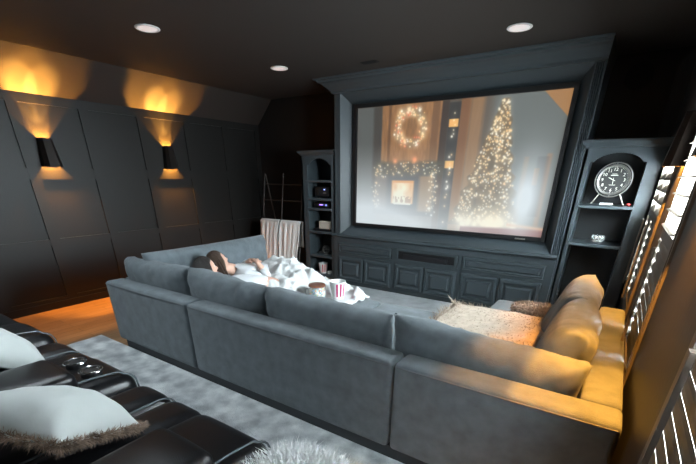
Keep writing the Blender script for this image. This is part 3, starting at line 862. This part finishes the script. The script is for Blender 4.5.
# ------------------------------------------------------------------ sectional sofa
sf = thing('sectional_sofa', 'large grey U-shaped sectional sofa facing the screen', 'sofa', (-1.8, 1.66, 0))
SO = Vector((-1.8, 1.66, 0)); SM = Matrix.Translation(-SO)
def sbox(name, b, r=.02, m='sofa', puff=0, fn=None, seg=8): return softbox(name, b, r, m, sf, puff, 3, seg, fn, SM)
BY0, BY1, BT = 1.665, 1.845, .685
for x0, x1 in ((-3.885, -2.660), (-2.645, -.822), (-.807, .238)):
    sbox('back_frame', (x0, x1, BY0, BY1, .10, BT), .028, puff=.006, seg=12)
sbox('side_frame', (-3.885, -3.70, 1.85, 3.46, .10, BT), .028, puff=.006)
sbox('side_frame', (.07, .238, 1.85, 3.52, .10, BT), .028, puff=.006)
pl = MB().box(-3.83, .205, 1.70, 3.20, 0, .10).box(-3.83, -3.3, 3.2, 3.42, 0, .10).box(-.80, .205, 3.20, 4.0, 0, .10)
pl.build('plinth', 'sofabase', sf, False, SM)
sbox('seat_base', (-3.70, -1.76, 1.85, 3.46, .10, .28), .02); sbox('seat_base', (-1.75, -.83, 1.85, 3.27, .10, .28), .02); sbox('seat_base', (-.82, .068, 1.85, 4.05, .10, .28), .02)
sbox('seat_cushion', (-3.70, -2.72, 1.86, 3.46, .28, .46), .05, puff=.015)
sbox('seat_cushion', (-2.71, -1.76, 1.86, 3.29, .28, .455), .05, puff=.015)
sbox('seat_cushion', (-1.75, -.83, 1.86, 3.29, .28, .455), .05, puff=.015)
sbox('seat_cushion', (-.82, .066, 1.86, 4.06, .28, .46), .05, puff=.02)
pp = MB()
for x0, x1 in ((-3.87, -2.68), (-2.625, -.84), (-.795, .225)):
    pp.tube([(x0, BY0-.001, BT-.020), ((x0+x1)/2, BY0-.006, BT-.020), (x1, BY0-.001, BT-.020)], .0035, 6)
pp.build('piping', 'pipe', sf, True, SM)
def cushion(name, w, h, t, mtx, m='sofa', parent=sf, seed=0, pipem=None, pinch=.05, p=5.0, base=SM, wr=.008):
    V, F, E = pillow_geo(w, h, t, 44, p, pinch, seed, wr, 1.0, 1.0, .011)
    mm = base @ mtx if base is not None else mtx
    o = mesh_obj(name, [tuple(mm @ Vector(v)) for v in V], F, m, parent, True); mesh_clean(o)
    if pipem:
        MB().tube([tuple(mm @ Vector(e)) for e in E], .006, 6, True).build('piping', pipem, o if parent is None else o, True)
    return o
def TR(x, y, z, rx=0, ry=0, rz=0):
    return Matrix.Translation((x, y, z)) @ Matrix.Rotation(rz, 4, 'Z') @ Matrix.Rotation(rx, 4, 'X') @ Matrix.Rotation(ry, 4, 'Y')
# rear row of back cushions (local X = width, Z = height); tops lean back onto the frame
rows = [(-3.89, -2.91), (-2.93, -1.99), (-2.02, -.965), (-.965, .065)]
for k2, (a, b2) in enumerate(rows):
    cushion('back_cushion', b2-a, .55, .25, TR((a+b2)/2, 1.975, [.605,.60,.585,.57][k2], rx=math.radians(9), ry=math.radians([-1, 2.5, .5, 3.5][k2])), seed=k2+1, wr=.017)
# left side row
cushion('back_cushion', 1.58, .54, .24, TR(-3.56, 2.71, .665, rx=math.radians(9), rz=-PI/2), seed=7, wr=.012)
# right side row
cushion('back_cushion', .80, .60, .26, TR(-.085, 2.42, .635, rx=math.radians(16), rz=PI/2), seed=8, wr=.012)
cushion('back_cushion', .80, .60, .26, TR(-.125, 3.10, .64, rx=math.radians(20), rz=PI/2), seed=9, wr=.012)

# ------------------------------------------------------------------ people under the duvet
def skin_body(name, pts, edges, m, parent=None, sub=2, loc=(0,0,0)):
    me = bpy.data.meshes.new(name); me.from_pydata([p[:3] for p in pts], edges, []); me.update()
    me.materials.append(M[m]); o = bpy.data.objects.new(name, me); link(o, parent)
    md = o.modifiers.new('skin', 'SKIN'); md.use_smooth_shade = True
    for i, p in enumerate(pts):
        r = p[3]; me.skin_vertices[0].data[i].radius = (r, r) if not isinstance(r, tuple) else r
    me.skin_vertices[0].data[0].use_root = True
    s = o.modifiers.new('sub', 'SUBSURF'); s.levels = sub; s.render_levels = sub
    # bake so that the mesh itself is the surface
    bpy.context.view_layer.update()
    ev = o.evaluated_get(bpy.context.evaluated_depsgraph_get())
    nm_ = bpy.data.meshes.new_from_object(ev); o.modifiers.clear(); o.data = nm_
    nm_.polygons.foreach_set('use_smooth', [True]*len(nm_.polygons))
    return o
def head_geo(n=28):
    """head centred at the origin, face towards +Y, crown +Z, height .23"""
    V = []; F = []; nu, nv = 32, 24
    for j in range(nv+1):
        th = PI*j/nv
        for i in range(nu):
            ph = 2*PI*i/nu
            x = math.sin(th)*math.cos(ph); y = math.sin(th)*math.sin(ph); z = math.cos(th)
            jaw = max(0, -z)
            X = x*.076*(1-.34*jaw**1.5); Y = y*.095*(1-.16*jaw); Z = z*.115
            if y > 0:  # face
                fr = y**2
                Y += .010*jaw*fr
                Y -= .008*math.exp(-((z-.10)/.10)**2)*fr*math.exp(-((abs(x)-.38)/.17)**2)   # eye sockets
                Y += .022*math.exp(-((z+.10)/.15)**2)*math.exp(-(x/.13)**2)*(z < .18)        # nose
                Y += .007*math.exp(-((z+.42)/.07)**2)*math.exp(-(x/.28)**2)                   # lips
                Y += .009*math.exp(-((z+.78)/.13)**2)*math.exp(-(x/.28)**2)                   # chin
            if abs(x) > .9 and abs(z) < .25: X *= 1.03
            V.append((X, Y, Z))
    for j in range(nv):
        for i in range(nu): a = j*nu+i; b = j*nu+(i+1) % nu; F.append((a, b, b+nu, a+nu))
    return V, F
def person(label, pts, edges, hm, hair, hairlen, arms, legs_label=None):
    t = thing('person', label, 'person', (hm.translation.x, hm.translation.y, .47))
    B = Matrix.Translation(-Vector((hm.translation.x, hm.translation.y, .47)))
    P = [tuple(B @ Vector(p[:3]))+(p[3],) for p in pts]
    body = skin_body('body', P, edges, 'skin', t)
    V, F = head_geo(); bm = bmesh.new(); bm.from_mesh(body.data)
    mm = B @ hm
    vs = [bm.verts.new(mm @ Vector(v)) for v in V]
    for f in F:
        try: fc = bm.faces.new([vs[i] for i in f]); fc.smooth = True
        except Exception: pass
    # ears
    for s in (-1, 1):
        V2, F2 = rbox(s*.072-.008, s*.072+.012, -.022, .014, -.030, .032, .0095, 3, 2)
        v3 = [bm.verts.new(mm @ Vector(v)) for v in V2]
        for f in F2: fc = bm.faces.new([v3[i] for i in f]); fc.smooth = True
    bmesh.ops.recalc_face_normals(bm, faces=bm.faces)
    bm.to_mesh(body.data); bm.free()
    for s in (-1, 1):
        MB().lathe([(.001, -.011), (.008, -.008), (.0115, 0), (.008, .008), (.001, .011)], 12).build('eye', 'eyew', t, True, mm @ Matrix.Translation((s*.029, .076, .012)))
        MB().lathe([(.001, 0), (.0055, .0005), (.004, .003), (.001, .0035)], 10).build('iris', 'eyed', t, True, mm @ Matrix.Translation((s*.029, .0865, .012)) @ Matrix.Rotation(-PI/2, 4, 'X'))
        MB().tube([(s*.014, .094, .033), (s*.03, .093, .038), (s*.046, .080, .032)], .003, 6).build('eyebrow', hair, t, True, mm)
    MB().tube([(-.020, .091, -.048), (0, .099, -.046), (.020, .091, -.048)], [.002, .0055, .002], 6).build('lips', 'lip', t, True, mm)
    # hair: a cap shell plus locks
    hv = []; hf = []; nu, nv = 40, 22
    for j in range(nv+1):
        th = PI*.80*j/nv
        for i in range(nu):
            ph = 2*PI*i/nu; x = math.sin(th)*math.cos(ph); y = math.sin(th)*math.sin(ph); z = math.cos(th)
            g = 1+.025*math.sin(ph*14+z*3)+.02*noise.noise(Vector((x*5, y*5, z*5)))
            X, Y, Z = x*.088*g, y*.106*g-.010, z*.126*g+.004
            if y > 0 and z < .62:   # open at the face
                k3 = min(1, (y*1.6))*min(1, (.62-z)*3)
                Y = Y*(1-k3) + (.035)*k3*(1 if abs(x) > .3 else .6); X *= 1-.10*k3
            if z < 0: Y -= .03*hairlen*(-z); Z -= .0*hairlen
            hv.append((X, Y, Z))
    for j in range(nv):
        for i in range(nu): a = j*nu+i; b = j*nu+(i+1) % nu; hf.append((a, b, b+nu, a+nu))
    mb = MB().add(hv, hf)
    ho = mb.build('hair', hair, t, True, mm)
    if hairlen > .5:
        lk = MB()
        for k4 in range(70):
            a = PI*(1.0+random.random()*1.0)
            x0, y0 = math.cos(a)*.088, math.sin(a)*.10
            pts_ = []
            st = Vector((x0, y0, .05-.06*random.random()))
            for q in range(7):
                s_ = q/6
                # locks fall in world -Z (gravity) once outside the head
                loc = st + Vector((x0*.18*s_, -abs(y0)*.12*s_-.02*s_, -.21*s_*(.8+.3*random.random())))
                pts_.append(tuple(loc+Vector((random.uniform(-.004,.004),)*3)))
            lk.tube(pts_, [.011, .013, .013, .012, .010, .008, .002], 6)
        lk.build('hair_locks', hair, ho, True, mm)
        ho.children[0].matrix_parent_inverse.identity()
    return t, B
def hand_pts(wrist, d, up, out, s=1.0, curl=.8):
    """chains for palm + five fingers; d = pointing direction, up = back of the hand, out = thumb side"""
    wrist = Vector(wrist); d = Vector(d).normalized(); up = Vector(up).normalized(); out = Vector(out).normalized()
    P = []; E = []
    def ad(p, r): P.append((p.x, p.y, p.z, r)); return len(P)-1
    a = ad(wrist, .021*s); b = ad(wrist+d*.045*s, .025*s); E.append((a, b))
    for k5, (off, L) in enumerate(((.030, .070), (.010, .078), (-.011, .073), (-.030, .058))):
        base = ad(wrist+d*.085*s+out*off*s, .0125*s); E.append((b, base))
        prev = base; dirv = d.copy(); p = wrist+d*.085*s+out*off*s
        for q in range(3):
            ang = curl*(q+1)*.42; dirv = (d*math.cos(ang) - up*math.sin(ang)).normalized()
            p = p + dirv*L*s*(.42, .32, .26)[q]; c_ = ad(p, (.0100, .0092, .0080)[q]*s); E.append((prev, c_)); prev = c_
    th = ad(wrist+d*.030*s+out*.030*s, .014*s); E.append((a, th)); t2 = ad(wrist+d*.062*s+out*.052*s-up*.012*s, .0115*s); E.append((th, t2)); t3 = ad(wrist+d*.088*s+out*.050*s-up*.026*s, .009*s); E.append((t2, t3))
    return P, E
def merge(P0, E0, P1, E1, attach):
    n = len(P0); P0 += P1; E0 += [(a+n, b+n) for a, b in E1]; E0.append((attach, n)); return P0, E0

def build_person(head, hd, body_pts, arm_l, arm_r, hands, label, hair, hairlen, lean):
    """body_pts: pelvis, chest, neck"""
    pel, chest, neck = [Vector(p) for p in body_pts]
    P = [(*pel, .125)]; E = []
    sp_ = pel.lerp(chest, .5); P.append((*sp_, .115)); E.append((0, 1)); P.append((*chest, .125)); E.append((1, 2)); P.append((*neck, .058)); E.append((2, 3))
    hb = Vector(head) - Vector((0, .01, .05)); P.append((*hb, .052)); E.append((3, 4))
    # legs under the duvet
    for s in (-1, 1):
        kn_ = pel + Vector((s*.08-.04, .30, .04)); ft = pel + Vector((s*.08+.22, .34, -.07))
        a = len(P); P += [(*(pel+Vector((s*.09, .06, 0))), .085), (*kn_, .062), (*ft, .045), (*(ft+Vector((.14, .03, .0))), .036)]
        E += [(0, a), (a, a+1), (a+1, a+2), (a+2, a+3)]
    for (sh, el, wr), (d, up, out) in zip((arm_l, arm_r), hands):
        a = len(P); P += [(*sh, .062), (*el, .045), (*wr, .028)]; E += [(2, a), (a, a+1), (a+1, a+2)]
        HP, HE = hand_pts(wr, d, up, out); merge(P, E, HP, HE, a+2)
    zc = (Vector(hd)).normalized()
    up_ = Vector(lean); xax = zc.cross(up_).normalized(); up2 = xax.cross(zc).normalized()
    hm = Matrix((xax, zc, up2)).transposed().to_4x4(); hm.translation = Vector(head)
    t, B = person(label, P, E, hm, hair, hairlen, None)
    # shirt: torso plus sleeves, slightly larger than the body
    SP = [(*pel, .142)]; SE = []
    SP.append((*sp_, .135)); SE.append((0, 1)); SP.append((*chest, .142)); SE.append((1, 2)); SP.append((*(chest.lerp(neck, .72)), .078)); SE.append((2, 3))
    for (sh, el, wr) in (arm_l, arm_r):
        a = len(SP); w2 = Vector(el).lerp(Vector(wr), .72)
        SP += [(*sh, .080), (*el, .062), (*w2, .050)]; SE += [(2, a), (a, a+1), (a+1, a+2)]
    SP = [tuple(B @ Vector(p[:3]))+(p[3],) for p in SP]
    sh_ = skin_body('shirt', SP, SE, 'white', t)
    return t
build_person((-3.20, 2.46, .80), (.10, .93, .36), ((-3.02, 3.02, .60), (-3.10, 2.76, .64), (-3.17, 2.56, .74)),
    ((-3.27, 2.64, .66), (-3.26, 2.84, .68), (-3.09, 2.78, .79)), ((-2.97, 2.62, .66), (-2.83, 2.78, .63), (-2.93, 2.74, .78)),
    (((.9, -.05, .12), (0, .1, 1), (0, -1, .1)), ((-.75, .35, .25), (.1, -.2, 1), (.2, 1, 0))),
    'person with long brown hair and white top lying back with clasped hands', 'hair_b', 1, (-.3, -.45, .9))
build_person((-3.04, 2.19, .80), (.30, .93, .18), ((-2.80, 2.74, .57), (-2.85, 2.50, .58), (-2.96, 2.28, .70)),
    ((-2.99, 2.42, .60), (-2.94, 2.64, .55), (-2.86, 2.78, .54)), ((-2.72, 2.38, .58), (-2.64, 2.56, .54), (-2.68, 2.70, .54)),
    (((.8, .3, 0), (0, 0, 1), (.2, -1, 0)), ((-.5, .8, 0), (0, 0, 1), (-.8, -.3, 0))),
    'person with short dark hair resting head behind the sofa cushion, nearest the camera', 'hair_d', 0, (-.2, -.2, .95))

# duvet: a crumpled height field over the bodies
def duvet():
    V = []; F = []; nx, ny = 110, 90
    x0, x1, y0, y1 = -3.42, -1.92, 2.14, 3.44
    def g(x, y, cx, cy, sx, sy): return math.exp(-((x-cx)/sx)**2-((y-cy)/sy)**2)
    for j in range(ny+1):
        for i in range(nx+1):
            u = i/nx; v_ = j/ny
            x = x0+(x1-x0)*u + .04*noise.noise(Vector((v_*5, u*3, 3))); y = y0+(y1-y0)*v_ + .05*noise.noise(Vector((u*6, v_*2, 8)))
            if u > .45: y = y0 + .12*(u-.45) + (y1-y0)*v_*(1-.30*(u-.45))
            z = .50
            z += .20*g(x, y, -3.06, 3.20, .27, .22) + .13*g(x, y, -2.70, 3.15, .26, .22) + .12*g(x, y, -3.02, 3.0, .34, .22) + .12*g(x, y, -2.70, 2.78, .34, .26)
            z += .09*g(x, y, -2.35, 3.05, .35, .25) + .06*g(x, y, -2.35, 2.5, .3, .3)
            nfold = noise.noise(Vector((x*4.2, y*4.2, 0)))*.050 + abs(noise.noise(Vector((x*8+3, y*7, 5))))*.085 - abs(noise.noise(Vector((x*5+1, y*9, 9))))*.075 - abs(noise.noise(Vector((x*13+y*6, y*15-x*5, 4))))*.04 + noise.noise(Vector((x*20, y*17, 2)))*.008
            z += nfold
            # leave the heads, chests and hands free
            d1 = max(0, 1-math.hypot((x+3.12)/.34, (y-2.52)/.42)); d2 = max(0, 1-math.hypot((x+2.95)/.2, (y-2.22)/.24))
            z -= .45*max(d1, 0)*1.0 + .2*d2
            for qx, qy, qr in ((-2.26, 2.86, .17), (-2.13, 3.0, .15)):
                dd = math.hypot(x-qx, y-qy)/qr
                if dd < 1.5: kk = min(1, max(0, (1.5-dd)*2)); z = z*(1-kk)+.492*kk
            e = min(u, 1-u, v_, 1-v_)/.03
            if e < 1: z -= (1-e)*.025
            V.append((x, y, max(z, .478)))
    for j in range(ny):
        for i in range(nx): a = j*(nx+1)+i; F.append((a, a+1, a+nx+2, a+nx+1))
    o = mesh_obj('duvet', V, F, 'duvet', None, True)
    md = o.modifiers.new('thick', 'SOLIDIFY'); md.thickness = .018; md.offset = -1
    return tag(o, 'crumpled white duvet covering both people on the sofa', 'blanket')
duvet()

# ------------------------------------------------------------------ candy jar and popcorn bucket on the duvet
t = thing('candy_jar', 'glass jar of coloured candy with dark wooden lid on duvet', 'jar', (-2.27, 2.86, .495), .4)
MB().lathe([(.06, .001), (.078, .006), (.082, .03), (.082, .105), (.070, .125), (.066, .125), (.078, .103), (.078, .03), (.072, .010), (.001, .008)], 36, cap=False).build('jar_glass', 'glass', t, True)
MB().lathe([(.001, .126), (.078, .126), (.083, .130), (.083, .143), (.078, .148), (.001, .149)], 36).build('lid', 'lidwood', t, True)
MB().tube([(-.080, 0, .10), (-.112, 0, .095), (-.122, 0, .065), (-.112, 0, .035), (-.080, 0, .03)], .007, 8).build('handle', 'glass', t, True)
cc = [(.05, .35, .8), (.85, .7, .1), (.1, .5, .35), (.8, .3, .1), (.85, .8, .7), (.8, .75, .5), (.75, .72, .65)]
cms = [mat('candy_%s' % n_, c_, .3) for n_, c_ in zip(('blue','yellow','green','orange','cream','straw','beige'), cc)]
for ci, cm in enumerate(cms):
    mb = MB()
    for k2 in range(34):
        a = random.random()*2*PI; r = .068*random.random()**.4; V, F = rbox(-.011, .011, -.011, .011, -.008, .008, .0078, 2, 1)
        p = Vector((math.cos(a)*r, math.sin(a)*r, .018+.08*random.random())); Rr = Matrix.Rotation(random.random()*3, 3, random.choice('XYZ'))
        mb.add([tuple(Rr @ Vector(v)+p) for v in V], F)
    tag(mb.build('candy', cm, t, True), kind='stuff')
bucket((-2.12, 3.0, .495), 1.0, 'magenta', 'white popcorn bucket with magenta stripes beside the candy jar on duvet')
bucket((-3.975, 5.2, .081), 1.0, 'redink', 'white and red popcorn bucket on the lowest shelf of the narrow bookcase')
t = tag(MB().lathe([(.03, .001), (.04, .006), (.042, .045), (.036, .05), (.001, .052)], 20).build('candle', 'paper', None, True), 'small white candle tub right of the popcorn bucket on the lowest shelf', 'candle'); t.location = (-3.83, 5.19, .081)

# ------------------------------------------------------------------ furs on the sofa
def fur_pillow(name, w, h, t_, mtx, m, label, cat, count, L, wd, group=None, loc=(0,0,0), jit=.5, lean=(0,0,.2)):
    V, F, E = pillow_geo(w, h, t_, 18, 3, .06, 3)
    V = [tuple(mtx @ Vector(v)) for v in V]
    o = bpy.data.meshes.new(name); o.from_pydata(V, [], F); o.materials.append(M[m]); ob = bpy.data.objects.new(name, o); link(ob)
    ob.location = loc; mesh_clean(ob)
    F2 = [tuple(p.vertices) for p in ob.data.polygons]; V2 = [tuple(v.co) for v in ob.data.vertices]
    P, Nn = sample_surface(V2, F2, count)
    f = fur_mesh('fur', P, Nn, L, wd, m, ob, lean=lean, jit=jit); f['kind'] = 'stuff'
    return tag(ob, label, cat, group)
fur_pillow('fur_throw', .95, .80, .13, Matrix.Rotation(PI/2, 4, 'X'), 'furc', 'shaggy cream fur throw on the sofa seat near the right corner', 'throw', 9000, .095, .010, loc=(-.52, 2.80, .585), lean=(-.5, -.3, .2))
fur_pillow('fur_pillow', .36, .24, .14, Matrix.Rotation(math.radians(60), 4, 'X'), 'furg', 'small grey brown fur pillow between fur throw and far cushion', 'pillow', 3500, .025, .005, loc=(-.36, 3.36, .58))

# ------------------------------------------------------------------ black leather recliners
rc = thing('reclining_loveseat', 'black leather reclining seats with cup holder console at lower left', 'recliner', (-2.3, .3, 0))
RO = Vector((-2.3, .3, 0)); RM = Matrix.Translation(-RO)
def lbox(name, b, r=.06, m='leather', puff=0, fn=None, par=rc, seg=8): return softbox(name, b, r, m, par, puff, 5, seg, fn, RM)
def slope(dz):
    def f(u, v, w, p): return Vector((p.x, p.y, p.z + (dz*(v*.5+.5)**2 if w > 0 else 0)))
    return f
def pipe_run(x, y0, y1, z, r, dz=0):
    pts_ = [(x, y0+(y1-r-y0)*q/6, z+.004+dz*(((y0+(y1-r-y0)*q/6)-y0)/(y1-y0))**2) for q in range(7)]
    zl = z+dz-r
    for q in range(1, 7):
        a = q/6*PI/2; pts_.append((x, y1-r+(r+.003)*math.sin(a), zl+(r+.003)*math.cos(a)))
    pts_.append((x, y1+.003, .2))
    MB().tube(pts_, .0055, 6).build('piping', 'stitch', rc, True, RM)
for (a, b2) in ((-5.35, -4.72), (-4.38, -3.70), (-3.25, -2.62), (-2.15, -1.52)):
    pass
def seat(a, b2):
    mid = (a+b2)/2
    lbox('seat_cushion', (a, mid+.002, .02, .985, .22, .50), .09, puff=.012, fn=slope(-.01))
    lbox('seat_cushion', (mid-.002, b2, .02, .985, .22, .50), .09, puff=.012, fn=slope(-.01))
    pipe_run(mid, .1, .985, .492, .09, -.01)
    lbox('backrest', (a, b2, -.28, .03, .30, .88), .10, puff=.02)
    lbox('footrest', (a+.01, b2-.01, .90, .975, .06, .24), .03)
    MB().box(a, b2, -.15, .90, .03, .22).build('base', 'black', rc, False, RM)
def arm(a, b2, z, pad, y1=.955, cups=False, pipes=True):
    lbox('armrest', (a, b2, -.2, y1, .04, z), .085, puff=.015, fn=slope(-.045))
    if pad: lbox('arm_pad', (a+.17, b2+.0, -.2, .655, z-.05, .675), .045, puff=.012)
    if pipes:
        pipe_run(b2-.045, .60, y1, z+.006, .085, -.040); 
seat(-2.13, -1.53); seat(-3.24, -2.62)
arm(-1.53, -1.02, .575, True)
arm(-2.64, -2.12, .585, True)
arm(-3.75, -3.23, .585, True)
lbox('footrest', (-4.4, -3.76, .80, .975, .06, .48), .06)
for cx in (-2.46, -2.275):
    co_ = MB().tube([(cx+.056*math.cos(q*PI/16), .775+.056*math.sin(q*PI/16), .592) for q in range(32)], .0055, 8, True).build('cup_holder', 'chrome', rc, True, RM)
    MB().lathe([(.001, .0), (.052, .0), (.054, .004), (.054, -.03), (.001, -.03)], 28, (cx, .775, .589)).build('cup_well', 'bezel', co_, True, RM)
    MB().tube([(cx+.040*math.cos(q*PI/16), .775+.040*math.sin(q*PI/16), .594) for q in range(32)], .0022, 6, True).build('inner_ring', 'chrome', co_, True, RM)

# throw pillows on the leather seats
def throw_pillow(loc, mtx, w, h, t_, label, seed, fur=True):
    V, F, E = pillow_geo(w, h, t_, 36, 2.6, .10, seed, .012, 1.0, .25)
    o = mesh_obj('throw_pillow', [tuple(mtx @ Vector(v)) for v in V], F, 'pillow', None, True); mesh_clean(o); o.location = loc
    tag(o, label, 'pillow', 'white pillows on the leather recliners')
    if fur:
        P = []; Nn = []; E2 = [mtx @ Vector(e) for e in E]; nE = len(E2); c0 = sum(E2, Vector())/nE
        for _ in range(9000):
            q = random.random()*nE; i = int(q) % nE; p = E2[i].lerp(E2[(i+1) % nE], q-int(q))
            d = (p-c0).normalized(); rv = Vector((random.gauss(0,1), random.gauss(0,1), random.gauss(0,1))).normalized()
            P.append(p+rv*.010); Nn.append(rv+d*.5)
        f = fur_mesh('fur_trim', P, Nn, .026, .0035, 'furb', o, jit=.3)
        f['kind'] = 'stuff'; f['label'] = 'brown fur trim'
    return o
throw_pillow((-1.81, .40, .62), Matrix.Rotation(math.radians(3), 4, 'Y') @ Matrix.Rotation(math.radians(24), 4, 'Z') @ Matrix.Rotation(math.radians(62), 4, 'X'), .56, .46, .34, 'white pillow with brown fur trim on the leather seat, nearest the camera', 2)
throw_pillow((-2.9, .50, .64), Matrix.Rotation(math.radians(10), 4, 'Y') @ Matrix.Rotation(math.radians(10), 4, 'Z') @ Matrix.Rotation(math.radians(55), 4, 'X'), .54, .44, .32, 'white pillow at the left edge beyond the cup holders', 5, False)

# white shaggy pouf
V, F = rbox(-.23, .23, -.22, .22, .022, .53, .16, 5, 6)
pf = mesh_obj('shaggy_pouf', V, F, 'furw', None, True); pf.location = (-.785, .82, 0)
P, Nn = sample_surface(V, F, 13000, lambda c, n: c.z > .12)
f = fur_mesh('fur', P, Nn, .075, .006, 'furw', pf, jit=.55, lean=(0, 0, .25)); f['kind'] = 'stuff'
tag(pf, 'white shaggy fur pouf beside the leather recliner', 'pouf')
